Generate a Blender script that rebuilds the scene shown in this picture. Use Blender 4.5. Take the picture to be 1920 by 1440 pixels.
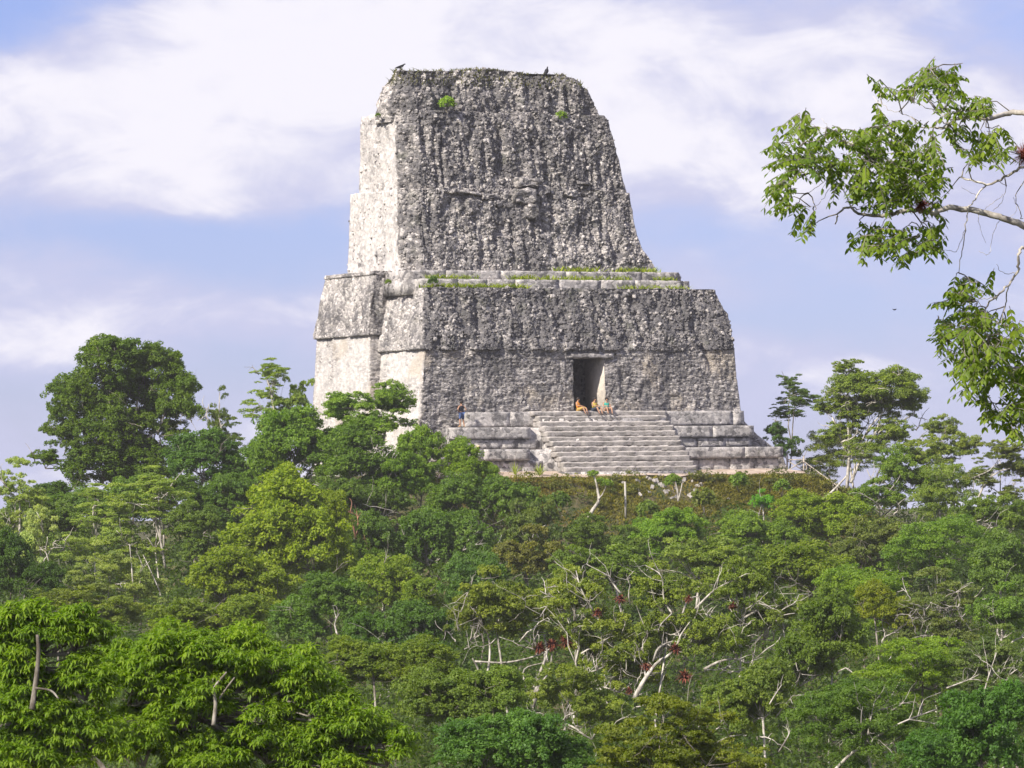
import bpy, bmesh, math, random
import numpy as np
from mathutils import Matrix, Vector, Euler

# ------------------------------------------------------------------ scene, camera
for o in list(bpy.data.objects):
    bpy.data.objects.remove(o)
SC = bpy.context.scene
COL = SC.collection
F = 10000.0                       # focal length in pixels of a 1920 wide frame
HOR = 950.0                       # image row of the horizon
CAM = Vector((0, 0, 24.0))
cam_d = bpy.data.cameras.new('camera')
cam_d.sensor_width = 36
cam_d.lens = 36 * F / 1920
cam_d.clip_start = 0.5
cam_d.clip_end = 30000
cam = bpy.data.objects.new('camera', cam_d)
COL.objects.link(cam)
PITCH = math.atan((HOR - 720) / F)
RM = Matrix.Rotation(math.pi / 2 + PITCH, 3, 'X') @ Matrix.Rotation(math.radians(-0.9), 3, 'Z')
cam.location = CAM
cam.rotation_euler = RM.to_euler()
SC.camera = cam

# ------------------------------------------------------------------ sun, sky, exposure
SUN_A, SUN_E = math.radians(52), math.radians(37)      # azimuth from -X towards the camera, elevation
S = Vector((-math.cos(SUN_A) * math.cos(SUN_E), -math.sin(SUN_A) * math.cos(SUN_E), math.sin(SUN_E)))
sun_d = bpy.data.lights.new('sun', 'SUN')
sun_d.energy = 5.0
sun_d.angle = math.radians(0.53)
sun_d.color = (1.0, 0.93, 0.82)
sun = bpy.data.objects.new('sun', sun_d)
sun.rotation_euler = S.to_track_quat('Z', 'Y').to_euler()
sun.location = (-60, -60, 120)
COL.objects.link(sun)
SC.view_settings.view_transform = 'Standard'
SC.view_settings.look = 'None'
SC.view_settings.exposure = 0.6
SC.view_settings.gamma = 1.0
SC.view_settings.use_curve_mapping = False
SC.cycles.max_bounces = 4
SC.cycles.diffuse_bounces = 2
SC.cycles.transmission_bounces = 2
SC.cycles.transparent_max_bounces = 2
SC.cycles.use_adaptive_sampling = True
SC.cycles.adaptive_threshold = 0.03
SC.cycles.use_light_tree = False

W = bpy.data.worlds.new('World')
SC.world = W
W.use_nodes = True
W.cycles.sampling_method = 'NONE'


class NT:
    """small helper to chain shader nodes"""
    def __init__(self, tree):
        self.t = tree
        tree.nodes.clear()

    def n(self, typ, **kw):
        nd = self.t.nodes.new(typ)
        for k, v in kw.items():
            if k.startswith('in_'):
                key = k[3:]
                nd.inputs[int(key) if key.isdigit() else key.replace('_', ' ')].default_value = v
            else:
                setattr(nd, k, v)
        return nd

    def l(self, a, b):
        self.t.links.new(a, b)

    def m(self, op, a, b=None, c=None, clamp=False):
        nd = self.t.nodes.new('ShaderNodeMath')
        nd.operation = op
        nd.use_clamp = clamp
        for i, x in enumerate((a, b, c)):
            if x is None:
                continue
            if isinstance(x, (int, float)):
                nd.inputs[i].default_value = x
            else:
                self.l(x, nd.inputs[i])
        return nd.outputs[0]

    def mix(self, fac, a, b, blend='MIX'):
        nd = self.t.nodes.new('ShaderNodeMix')
        nd.data_type = 'RGBA'
        nd.blend_type = blend
        nd.clamp_factor = True
        for i, x in ((0, fac), (6, a), (7, b)):
            if isinstance(x, (int, float)):
                nd.inputs[i].default_value = x
            elif isinstance(x, tuple):
                nd.inputs[i].default_value = (*x, 1) if len(x) == 3 else x
            else:
                self.l(x, nd.inputs[i])
        return nd.outputs[2]

    def ramp(self, x, a, b):
        nd = self.t.nodes.new('ShaderNodeMapRange')
        nd.interpolation_type = 'SMOOTHSTEP'
        self.l(x, nd.inputs[0])
        nd.inputs[1].default_value = a
        nd.inputs[2].default_value = b
        return nd.outputs[0]

    def noise(self, vec, scale, detail=5, rough=0.6, dist=0.0):
        nd = self.t.nodes.new('ShaderNodeTexNoise')
        if vec is not None:
            self.l(vec, nd.inputs['Vector'])
        nd.inputs['Scale'].default_value = scale
        nd.inputs['Detail'].default_value = detail
        nd.inputs['Roughness'].default_value = rough
        nd.inputs['Distortion'].default_value = dist
        return nd.outputs[0]

    def mapping(self, vec, scale=(1, 1, 1), loc=(0, 0, 0)):
        nd = self.t.nodes.new('ShaderNodeMapping')
        self.l(vec, nd.inputs[0])
        nd.inputs['Location'].default_value = loc
        nd.inputs['Scale'].default_value = scale
        return nd.outputs[0]


def build_world():
    k = NT(W.node_tree)
    sky = k.n('ShaderNodeTexSky', sky_type='NISHITA', sun_disc=False)
    sky.sun_elevation = SUN_E
    sky.sun_rotation = math.atan2(S.x, S.y)
    sky.altitude = 300
    sky.air_density = 1.0
    sky.dust_density = 0.3
    sky.ozone_density = 3.0
    tc = k.n('ShaderNodeTexCoord')
    sp = k.n('ShaderNodeSeparateXYZ')
    k.l(tc.outputs['Generated'], sp.inputs[0])
    az = k.m('ARCTAN2', sp.outputs[0], sp.outputs[1])
    el = k.m('ARCSINE', sp.outputs[2])
    u = k.m('MULTIPLY', az, 10.0)
    v = k.m('MULTIPLY', el, 10.0)
    # cloud field: wispy noise stretched along the horizon, plus the big cumulus banks
    cmb = k.n('ShaderNodeCombineXYZ')
    k.l(u, cmb.inputs[0]); k.l(k.m('MULTIPLY', v, 2.1), cmb.inputs[1])
    base = k.noise(cmb.outputs[0], 1.9, 8, 0.56, 0.35)
    fine = k.noise(cmb.outputs[0], 5.0, 8, 0.62, 0.5)
    warp = k.noise(cmb.outputs[0], 2.6, 4, 0.5)
    wv = k.m('MULTIPLY', k.m('SUBTRACT', warp, 0.5), 0.30)
    uu, vv = k.m('ADD', u, wv), k.m('ADD', v, k.m('MULTIPLY', wv, 0.6))
    dens = k.m('ADD', k.m('MULTIPLY', k.m('SUBTRACT', base, 0.5), 1.5),
               k.m('MULTIPLY', k.m('SUBTRACT', fine, 0.5), 0.8))
    lobes = [(330, 200, 330, 130, .70), (620, 90, 380, 90, .50), (1180, 260, 260, 120, .70), (1500, 130, 300, 110, .30), (900, 60, 300, 90, .35),
             (170, 600, 330, 40, .45), (1650, 330, 300, 60, .30), (1500, 690, 240, 40, .25), (480, 580, 160, 40, .2), (1350, 560, 200, 40, .2),
             (20, 30, 170, 70, -1.0), (330, 430, 330, 40, -.75), (520, 480, 200, 50, -.45), (60, 760, 300, 80, -.55), (480, 690, 200, 70, -.45),
             (1330, 440, 240, 50, -.50), (1450, 620, 300, 40, -.35), (1880, 60, 160, 90, -.35), (1700, 560, 260, 60, -.4), (1560, 830, 300, 60, -.45)]
    for (px, py, rx, ry, amp) in lobes:
        a = k.m('MULTIPLY', k.m('SUBTRACT', uu, (px - 960) / 1000), 1000 / rx)
        b = k.m('MULTIPLY', k.m('SUBTRACT', vv, (HOR - py) / 1000), 1000 / ry)
        r2 = k.m('ADD', k.m('MULTIPLY', a, a), k.m('MULTIPLY', b, b))
        g = k.m('EXPONENT', k.m('MULTIPLY', r2, -0.7))
        dens = k.m('ADD', dens, k.m('MULTIPLY', g, amp))
    dens = k.m('ADD', dens, 0.16)
    mask = k.m('MULTIPLY_ADD', k.ramp(dens, -0.60, 0.40), .82, .18)
    bil = k.noise(cmb.outputs[0], 3.1, 8, 0.6, 0.6)
    thick = k.ramp(k.m('ADD', k.m('MULTIPLY', dens, .75), k.m('MULTIPLY', k.m('SUBTRACT', bil, .5), 1.7)), 0.0, 0.72)
    skyc = k.mix(1.0, sky.outputs[0], SKY_TINT, 'MULTIPLY')
    bg1 = k.n('ShaderNodeBackground'); bg1.inputs[1].default_value = 0.10
    k.l(skyc, bg1.inputs[0])
    cloudc = k.mix(thick, CLOUD_THIN, CLOUD_WHITE)
    bg2 = k.n('ShaderNodeBackground'); bg2.inputs[1].default_value = 1.0
    k.l(cloudc, bg2.inputs[0])
    mx = k.n('ShaderNodeMixShader')
    k.l(mask, mx.inputs[0]); k.l(bg1.outputs[0], mx.inputs[1]); k.l(bg2.outputs[0], mx.inputs[2])
    out = k.n('ShaderNodeOutputWorld')
    k.l(mx.outputs[0], out.inputs[0])


SKY_TINT = (0.47, 0.48, 0.80)
CLOUD_THIN = (0.40, 0.41, 0.56)
CLOUD_WHITE = (0.625, 0.61, 0.665)
build_world()

# ------------------------------------------------------------------ helpers
rng = np.random.default_rng(7)


def ray(px, py):
    d = RM @ Vector(((px - 960) / F, (720 - py) / F, -1))
    return d


def P(px, py, Y):
    d = ray(px, py)
    return CAM + d * (Y / d.y)


def project(p):
    q = RM.transposed() @ (Vector(p) - CAM)
    return 960 + F * q.x / -q.z, 720 - F * q.y / -q.z


def hash3(ix, iy, iz, seed):
    h = (ix.astype(np.int64) * 374761393 + iy.astype(np.int64) * 668265263 + iz.astype(np.int64) * 2147483647 + seed * 1274126177) & 0xffffffff
    h = ((h ^ (h >> 13)) * 1274126177) & 0xffffffff
    h = ((h ^ (h >> 16)) * 2246822519) & 0xffffffff
    return ((h ^ (h >> 15)) & 0xffffff) / float(0xffffff)


def vnoise(p, seed=0):
    i = np.floor(p).astype(np.int64)
    f = p - i
    f = f * f * (3 - 2 * f)
    r = 0
    for a in (0, 1):
        for b in (0, 1):
            for c in (0, 1):
                w = (f[:, 0] if a else 1 - f[:, 0]) * (f[:, 1] if b else 1 - f[:, 1]) * (f[:, 2] if c else 1 - f[:, 2])
                r = r + w * hash3(i[:, 0] + a, i[:, 1] + b, i[:, 2] + c, seed)
    return r * 2 - 1


def fbm(p, octs=4, seed=0, gain=0.5):
    r, a, s = 0, 1.0, 1.0
    for o in range(octs):
        r = r + a * vnoise(p * s + o * 17.3, seed + o)
        a *= gain
        s *= 2.03
    return r


def worley(p, seed=0):
    i = np.floor(p).astype(np.int64)
    f1 = np.full(len(p), 9.0)
    f2 = np.full(len(p), 9.0)
    idv = np.zeros(len(p))
    for a in (-1, 0, 1):
        for b in (-1, 0, 1):
            for c in (-1, 0, 1):
                j = i + np.array([a, b, c])
                q = np.stack([hash3(j[:, 0], j[:, 1], j[:, 2], seed + s) for s in (1, 2, 3)], 1) + j
                d = ((q - p) ** 2).sum(1)
                new = d < f1
                f2 = np.where(new, f1, np.minimum(f2, d))
                idv = np.where(new, q[:, 0] * 3.17 + q[:, 1] * 7.31 + q[:, 2] * 5.1, idv)
                f1 = np.where(new, d, f1)
    return np.sqrt(f1), np.sqrt(f2), idv - np.floor(idv)


def mk_mesh(name, V, faces, mats=(), smooth=False, attrs=None, mat_idx=None):
    """V (n,3); faces: one array or list of arrays (m,k)"""
    if isinstance(faces, np.ndarray):
        faces = [faces]
    me = bpy.data.meshes.new(name)
    V = np.asarray(V, dtype=np.float32)
    me.vertices.add(len(V))
    me.vertices.foreach_set('co', V.ravel())
    loops = np.concatenate([f.ravel() for f in faces]).astype(np.int32)
    tot = np.concatenate([np.full(len(f), f.shape[1]) for f in faces]).astype(np.int32)
    start = (np.cumsum(tot) - tot).astype(np.int32)
    me.loops.add(len(loops))
    me.loops.foreach_set('vertex_index', loops)
    me.polygons.add(len(tot))
    me.polygons.foreach_set('loop_start', start)
    me.polygons.foreach_set('loop_total', tot)
    if smooth:
        me.polygons.foreach_set('use_smooth', np.ones(len(tot), dtype=bool))
    if mat_idx is not None:
        me.polygons.foreach_set('material_index', np.asarray(mat_idx, dtype=np.int32))
    for m in mats:
        me.materials.append(m)
    for k, a in (attrs or {}).items():
        at = me.attributes.new(k, 'FLOAT', 'POINT')
        at.data.foreach_set('value', np.asarray(a, dtype=np.float32))
    me.update(calc_edges=True)
    me.validate()
    return me


def obj(name, me, parent=None, loc=None, rot=None, scale=None, color=None):
    o = bpy.data.objects.new(name, me)
    COL.objects.link(o)
    if parent is not None:
        o.parent = parent
    if loc is not None:
        o.location = loc
    if rot is not None:
        o.rotation_euler = rot
    if scale is not None:
        o.scale = scale
    if color is not None:
        o.color = (color[0] * 2.08, color[1] * 2.08, color[2] * 1.45, 1)
    return o


def tag(o, label=None, cat=None, group=None, kind=None):
    if label: o['label'] = label
    if cat: o['category'] = cat
    if group: o['group'] = group
    if kind: o['kind'] = kind
    return o


def empty(name, loc, label=None, cat=None, group=None, rz=0.0):
    o = bpy.data.objects.new(name, None)
    o.empty_display_size = 0.3
    COL.objects.link(o)
    o.location = loc
    o.rotation_euler = (0, 0, rz)
    return tag(o, label, cat, group)


class MB:
    """collects tubes and polygons in arrays"""
    def __init__(self):
        self.V, self.Q, self.T, self.n = [], [], [], 0

    def add(self, V, Q=None, T=None):
        V = np.asarray(V, float)
        if Q is not None and len(Q): self.Q.append(np.asarray(Q) + self.n)
        if T is not None and len(T): self.T.append(np.asarray(T) + self.n)
        self.V.append(V)
        self.n += len(V)

    def tube(self, pts, rad, sides=5, cap=True):
        pts = np.asarray(pts, float)
        n = len(pts)
        rad = np.broadcast_to(np.asarray(rad, float), (n,))
        t = np.gradient(pts, axis=0)
        t /= np.linalg.norm(t, axis=1)[:, None] + 1e-9
        ref = np.array([0.0, 0, 1]) if abs(t[:, 2]).mean() < 0.8 else np.array([1.0, 0.2, 0])
        b = np.cross(t, ref); b /= np.linalg.norm(b, axis=1)[:, None] + 1e-9
        c = np.cross(b, t)
        a = np.arange(sides) * 2 * np.pi / sides
        V = pts[:, None, :] + rad[:, None, None] * (b[:, None, :] * np.cos(a)[None, :, None] + c[:, None, :] * np.sin(a)[None, :, None])
        i = np.arange(n - 1)[:, None] * sides
        j = np.arange(sides)[None, :]
        j2 = (j + 1) % sides
        Q = np.stack([i + j, i + j2, i + j2 + sides, i + j + sides], -1).reshape(-1, 4)
        V = V.reshape(-1, 3)
        T = []
        if cap:
            V = np.vstack([V, pts[-1], pts[0]])
            e = (n - 1) * sides
            T = [[e + q, e + (q + 1) % sides, n * sides] for q in range(sides)] + [[(q + 1) % sides, q, n * sides + 1] for q in range(sides)]
        self.add(V, Q, T)

    def box(self, lo, hi):
        x0, y0, z0 = lo; x1, y1, z1 = hi
        V = [(x0, y0, z0), (x1, y0, z0), (x1, y1, z0), (x0, y1, z0), (x0, y0, z1), (x1, y0, z1), (x1, y1, z1), (x0, y1, z1)]
        self.add(V, [(0, 3, 2, 1), (4, 5, 6, 7), (0, 1, 5, 4), (1, 2, 6, 5), (2, 3, 7, 6), (3, 0, 4, 7)])

    def mesh(self, name, mats, smooth=False, attrs=None):
        fs = []
        if self.Q: fs.append(np.concatenate(self.Q))
        if self.T: fs.append(np.concatenate(self.T))
        return mk_mesh(name, np.concatenate(self.V), fs, mats, smooth, attrs)


def bez(a, b, bow=0.15, up=0.1, n=7, r=None):
    a, b = np.asarray(a, float), np.asarray(b, float)
    r = r or rng
    L = np.linalg.norm(b - a)
    m = (a + b) / 2 + r.normal(0, 1, 3) * bow * L * 0.5 + np.array([0, 0, up * L])
    t = np.linspace(0, 1, n)[:, None]
    p = (1 - t) ** 2 * a + 2 * t * (1 - t) * m + t ** 2 * b
    p[1:-1] += r.normal(0, 1, (n - 2, 3)) * L * 0.018
    return p


# ------------------------------------------------------------------ materials
def mat(name):
    m = bpy.data.materials.new(name)
    m.use_nodes = True
    return m, NT(m.node_tree)


def finish(k, col, rough=0.9, spec=0.2, bump=None, bstr=0.3, bdist=0.03):
    b = k.n('ShaderNodeBsdfPrincipled')
    if isinstance(col, tuple):
        b.inputs['Base Color'].default_value = (*col, 1)
    else:
        k.l(col, b.inputs['Base Color'])
    b.inputs['Roughness'].default_value = rough
    b.inputs['Specular IOR Level'].default_value = spec
    if bump is not None:
        bp = k.n('ShaderNodeBump')
        bp.inputs['Strength'].default_value = bstr
        bp.inputs['Distance'].default_value = bdist
        k.l(bump, bp.inputs['Height'])
        k.l(bp.outputs[0], b.inputs['Normal'])
    o = k.n('ShaderNodeOutputMaterial')
    k.l(b.outputs[0], o.inputs[0])
    return b


def stone_material(name, weather=None, pale=(0.68, 0.635, 0.60), mid=(0.43, 0.41, 0.40), dark=(0.09, 0.087, 0.092), moss=0.35, cells=1.0, zs=1.45, xs=1.0, tan=0.0):
    m, k = mat(name)
    geo = k.n('ShaderNodeNewGeometry')
    mp = geo.outputs['Position']
    n1 = k.noise(mp, 0.55, 6, 0.62)
    n2 = k.noise(mp, 3.2, 6, 0.68)
    n3 = k.noise(mp, 11.0, 4, 0.7)
    st = k.noise(k.mapping(mp, (1.6, 1.6, 0.16)), 1.0, 5, 0.6)
    wrp = k.n('ShaderNodeTexNoise', in_Scale=2.4)
    k.l(mp, wrp.inputs['Vector'])
    vadd = k.n('ShaderNodeVectorMath', operation='MULTIPLY_ADD')
    k.l(wrp.outputs['Color'], vadd.inputs[0]); vadd.inputs[1].default_value = (.28, .28, .28); k.l(mp, vadd.inputs[2])
    cell = k.mapping(vadd.outputs[0], (xs, xs, zs))
    vo = k.n('ShaderNodeTexVoronoi', in_Scale=3.6); k.l(cell, vo.inputs['Vector'])
    ve = k.n('ShaderNodeTexVoronoi', feature='DISTANCE_TO_EDGE', in_Scale=3.6); k.l(cell, ve.inputs['Vector'])
    vo2 = k.n('ShaderNodeTexVoronoi', in_Scale=7.5); k.l(cell, vo2.inputs['Vector'])
    vs = k.n('ShaderNodeSeparateColor'); k.l(vo.outputs['Color'], vs.inputs[0])
    vs2 = k.n('ShaderNodeSeparateColor'); k.l(vo2.outputs['Color'], vs2.inputs[0])
    if weather is None:
        at = k.n('ShaderNodeAttribute', attribute_name='weather')
        w = at.outputs['Fac']
    else:
        w = k.n('ShaderNodeValue'); w.outputs[0].default_value = weather; w = w.outputs[0]
    cw = k.m('MULTIPLY', k.ramp(w, 0.0, 0.5), cells)
    base = k.mix(k.ramp(n2, 0.35, 0.68), mid, pale)
    base = k.mix(k.m('MULTIPLY_ADD', cw, .7, .25), base, k.mix(vs.outputs[0], (0.60, 0.59, 0.59), (1.12, 1.11, 1.1)), 'MULTIPLY')
    base = k.mix(k.m('MULTIPLY', cw, .75), base, k.mix(vs2.outputs[1], (0.62, 0.61, 0.62), (1.28, 1.27, 1.25)), 'MULTIPLY')
    amt = k.m('ADD', k.m('MULTIPLY_ADD', n1, 1.15, -.30), k.m('MULTIPLY', st, 0.55))
    amt = k.m('ADD', amt, k.m('MULTIPLY', n2, 0.65))
    amt = k.m('ADD', amt, k.m('MULTIPLY', n3, 0.45))
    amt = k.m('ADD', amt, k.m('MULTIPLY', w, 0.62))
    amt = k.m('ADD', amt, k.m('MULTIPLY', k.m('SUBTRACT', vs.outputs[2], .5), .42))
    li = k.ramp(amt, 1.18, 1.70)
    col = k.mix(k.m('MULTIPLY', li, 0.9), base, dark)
    if tan:
        nt = k.noise(k.mapping(mp, (1, 1, 1), (3, 8, 5)), 0.35, 4, 0.6)
        col = k.mix(k.m('MULTIPLY', k.ramp(nt, .52, .66), tan), col, (.46, .40, .33))
    # dark-stained joints between the stones
    jt = k.m('MULTIPLY', k.m('SUBTRACT', 1.0, k.ramp(ve.outputs[0], 0.0, 0.13)), k.m('MULTIPLY', cw, .55))
    col = k.mix(jt, col, dark)
    if moss:
        mo = k.m('MULTIPLY', k.ramp(k.noise(k.mapping(mp, (1, 1, 1), (9, 4, 2)), 0.8, 6, 0.7), 0.52, 0.72), k.m('MULTIPLY', w, moss))
        col = k.mix(mo, col, (0.085, 0.10, 0.035))
    h = k.m('ADD', n2, k.m('MULTIPLY', n3, 0.6))
    h = k.m('ADD', h, k.m('MULTIPLY', k.ramp(ve.outputs[0], 0.0, 0.22), k.m('MULTIPLY', cw, .5)))
    finish(k, col, 0.95, 0.12, h, 0.6, 0.10)
    return m


M_STONE = stone_material('weathered_limestone')
M_COURSE = stone_material('coursed_limestone', zs=2.7, xs=.8, tan=.7, moss=.1)
M_BLOCK = stone_material('dressed_limestone', 0.47, cells=.25)
M_PALE = stone_material('pale_limestone', 0.12)


def leaf_material():
    m, k = mat('leaves')
    oi = k.n('ShaderNodeObjectInfo')
    at = k.n('ShaderNodeAttribute', attribute_name='tint')
    t = at.outputs['Fac']
    col = oi.outputs['Color']
    br = k.mix(1.0, col, (1.40, 1.25, 0.80), 'MULTIPLY')
    dk = k.mix(1.0, col, (0.62, 0.70, 0.72), 'MULTIPLY')
    c = k.mix(t, dk, br)
    b = k.n('ShaderNodeBsdfPrincipled')
    k.l(c, b.inputs['Base Color'])
    b.inputs['Roughness'].default_value = 0.5
    b.inputs['Specular IOR Level'].default_value = 0.22
    tr = k.n('ShaderNodeBsdfTranslucent')
    k.l(k.mix(1.0, c, (1.3, 1.5, 0.5), 'MULTIPLY'), tr.inputs[0])
    mx = k.n('ShaderNodeMixShader'); mx.inputs[0].default_value = 0.42
    k.l(b.outputs[0], mx.inputs[1]); k.l(tr.outputs[0], mx.inputs[2])
    o = k.n('ShaderNodeOutputMaterial'); k.l(mx.outputs[0], o.inputs[0])
    return m


def bark_material(name, c1, c2):
    m, k = mat(name)
    g = k.n('ShaderNodeNewGeometry')
    n = k.noise(k.mapping(g.outputs['Position'], (3, 3, 1.2)), 1.6, 5, 0.65)
    finish(k, k.mix(k.ramp(n, 0.36, 0.66), c1, c2), 0.9, 0.2, n, 0.4, 0.03)
    return m


M_LEAF = leaf_material()
M_BARK = bark_material('grey_bark', (0.10, 0.085, 0.065), (0.32, 0.29, 0.25))
M_BARKW = bark_material('white_bark', (0.20, 0.18, 0.155), (0.56, 0.52, 0.46))
M_BARKR = bark_material('red_bark', (0.16, 0.075, 0.045), (0.33, 0.18, 0.12))
M_WOOD = bark_material('weathered_timber', (0.22, 0.19, 0.15), (0.44, 0.39, 0.33))


def simple(name, c, rough=0.8, spec=0.3, var=0.35, scale=14):
    m, k = mat(name)
    g = k.n('ShaderNodeNewGeometry')
    n = k.noise(g.outputs['Position'], scale, 4, 0.6)
    d = tuple(x * (1 - var) for x in c)
    finish(k, k.mix(k.ramp(n, 0.35, 0.65), d, c), rough, spec)
    return m


def ground_material():
    m, k = mat('ground')
    g = k.n('ShaderNodeNewGeometry')
    n1 = k.noise(g.outputs['Position'], 0.35, 6, 0.65)
    n2 = k.noise(g.outputs['Position'], 2.2, 6, 0.7)
    c = k.mix(k.ramp(n2, 0.38, 0.64), (0.055, 0.062, 0.022), (0.15, 0.12, 0.07))
    c = k.mix(k.ramp(n1, 0.45, 0.62), c, (0.045, 0.065, 0.018))
    finish(k, c, 0.95, 0.1, n2, 0.8, 0.3)
    return m


def plaza_material():
    m, k = mat('trodden_earth')
    g = k.n('ShaderNodeNewGeometry')
    n = k.noise(g.outputs['Position'], 1.4, 6, 0.7)
    c = k.mix(k.ramp(n, 0.35, 0.65), (0.33, 0.25, 0.19), (0.52, 0.43, 0.35))
    finish(k, c, 0.95, 0.1, n, 0.6, 0.08)
    return m


M_GROUND = ground_material()
M_PLAZA = plaza_material()

# ------------------------------------------------------------------ temple frame
YAW = math.radians(30)
UA = Vector((math.cos(YAW), math.sin(YAW), 0))
VA = Vector((-math.sin(YAW), math.cos(YAW), 0))
O = P(790, 780, 345)


def world(u, v, z):
    """temple coordinates to world; z is a world height"""
    p = O + UA * u + VA * v
    return Vector((p.x, p.y, z))


def local_uv(x, y):
    dx, dy = x - O.x, y - O.y
    return dx * UA.x + dy * UA.y, dx * VA.x + dy * VA.y


def uz(px, py, v):
    d = ray(px, py)
    q = O + VA * v
    t = (q - CAM).dot(VA) / d.dot(VA)
    p = CAM + d * t
    return (p - O).dot(UA), p.z


def bis(f, a, b):
    fa = f(a)
    for _ in range(60):
        c = (a + b) / 2
        fc = f(c)
        if (fa < 0) == (fc < 0):
            a, fa = c, fc
        else:
            b = c
    return (a + b) / 2


def solve_u(px, v, z):
    return bis(lambda u: project(world(u, v, z))[0] - px, -40, 60)


def solve_v(px, u, z):
    return bis(lambda v: px - project(world(u, v, z))[0], -40, 60)


Z_PLAT = uz(1040, 772, 0)[1]
Z_MED = uz(1000, 655, 0)[1]
Z_TOP = uz(1070, 541, 1.2)[1]
Z_R2 = uz(1020, 524, 2.2)[1]
Z_R3 = uz(1020, 508, 3.2)[1]
Z_G = uz(1183, 884, -5.3)[1]
Z_B = Z_PLAT - (Z_PLAT - Z_G) * 0.25
Z_C = Z_PLAT - (Z_PLAT - Z_G) * 0.61
WID = solve_u(1389, 0, Z_PLAT)
VJ = solve_v(706, 0, Z_PLAT + 2)
VB = solve_v(588, -0.5, Z_PLAT + 1)
DOOR_L, DOOR_R = uz(1077, 740, 0)[0], uz(1136, 740, 0)[0]
DOOR_T = uz(1100, 671, 0)[1]
DOOR_C = (DOOR_L + DOOR_R) / 2
print('temple: width %.1f jog %.1f depth %.1f door %.2f..%.2f plaza z %.2f platform %.2f top %.2f' % (WID, VJ, VB, DOOR_L, DOOR_R, Z_G, Z_PLAT, Z_TOP))

# ------------------------------------------------------------------ terrain
FLOOR = 2.0


def terrain_z(x, y):
    x, y = np.asarray(x, float), np.asarray(y, float)
    dx, dy = x - O.x, y - O.y
    u = dx * UA.x + dy * UA.y
    v = dx * VA.x + dy * VA.y
    du = np.maximum(np.maximum(-4.0 - u, u - (WID + 1.6)), 0)
    dv = np.maximum(np.maximum(-6.6 - v, v - (VB + 4)), 0)
    d = np.hypot(du, dv)
    h = np.exp(-(d / 24.0) ** 1.25)
    z = FLOOR + (Z_G - FLOOR) * h
    z = z - np.clip(-3.7 - v, 0, 2.9) * .14 * ((u > -6) & (u < WID + 6))
    n = np.sin(x * 0.11 + 1.3) * np.cos(y * 0.09) * 1.2 + np.sin(x * 0.43 + y * 0.31) * 0.35
    return z + n * np.clip(d / 10, 0, 1)


def build_terrain():
    xs = np.concatenate([[-9000, -3000, -900, -400, -220], np.linspace(-130, 130, 175), [220, 400, 900, 3000, 9000]])
    ys = np.concatenate([[-3000, -500, -120, -30], np.linspace(10, 440, 250), [520, 700, 1200, 4000, 14000]])
    X, Y = np.meshgrid(xs, ys)
    Z = terrain_z(X, Y)
    V = np.stack([X, Y, Z], -1).reshape(-1, 3)
    nx = len(xs)
    i, j = np.meshgrid(np.arange(len(ys) - 1), np.arange(nx - 1), indexing='ij')
    a = (i * nx + j).ravel()
    Q = np.stack([a, a + 1, a + nx + 1, a + nx], -1)
    tag(obj('ground', mk_mesh('ground', V, Q, [M_GROUND], True)), 'forest floor rising to the mound under the temple', kind='structure')
    # trodden earth round the foot of the stairs
    us = np.linspace(-3.6, WID + 1.5, 90)
    vs = np.linspace(-6.3, -3.0, 12)
    U, Vv = np.meshgrid(us, vs)
    edge = 0.5 * np.sin(U * 1.1) + 0.3 * np.sin(U * 2.7 + 1)
    Vv = np.where(Vv < -5.9, Vv + edge * 0.5 - 0.1, Vv)
    pts = np.array([world(a, b, 0) for a, b in zip(U.ravel(), Vv.ravel())])
    pts[:, 2] = terrain_z(pts[:, 0], pts[:, 1]) + .07
    pts[:, 2] += 0.05 * fbm(pts * 0.8, 3, 4)
    i, j = np.meshgrid(np.arange(11), np.arange(89), indexing='ij')
    a = (i * 90 + j).ravel()
    Q = np.stack([a, a + 1, a + 91, a + 90], -1)
    tag(obj('path', mk_mesh('path', pts, Q, [M_PLAZA], True)), 'strip of trodden pale earth at the foot of the temple stairs', kind='structure')


build_terrain()

# ------------------------------------------------------------------ temple
temple = empty('stone_temple', world(0, 0, Z_G), 'ruined grey limestone pyramid temple with doorway, stairs and tall roof comb', 'temple', rz=YAW)
SCATTER = []          # (points, normals, weight, kind) for rubble stones


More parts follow.
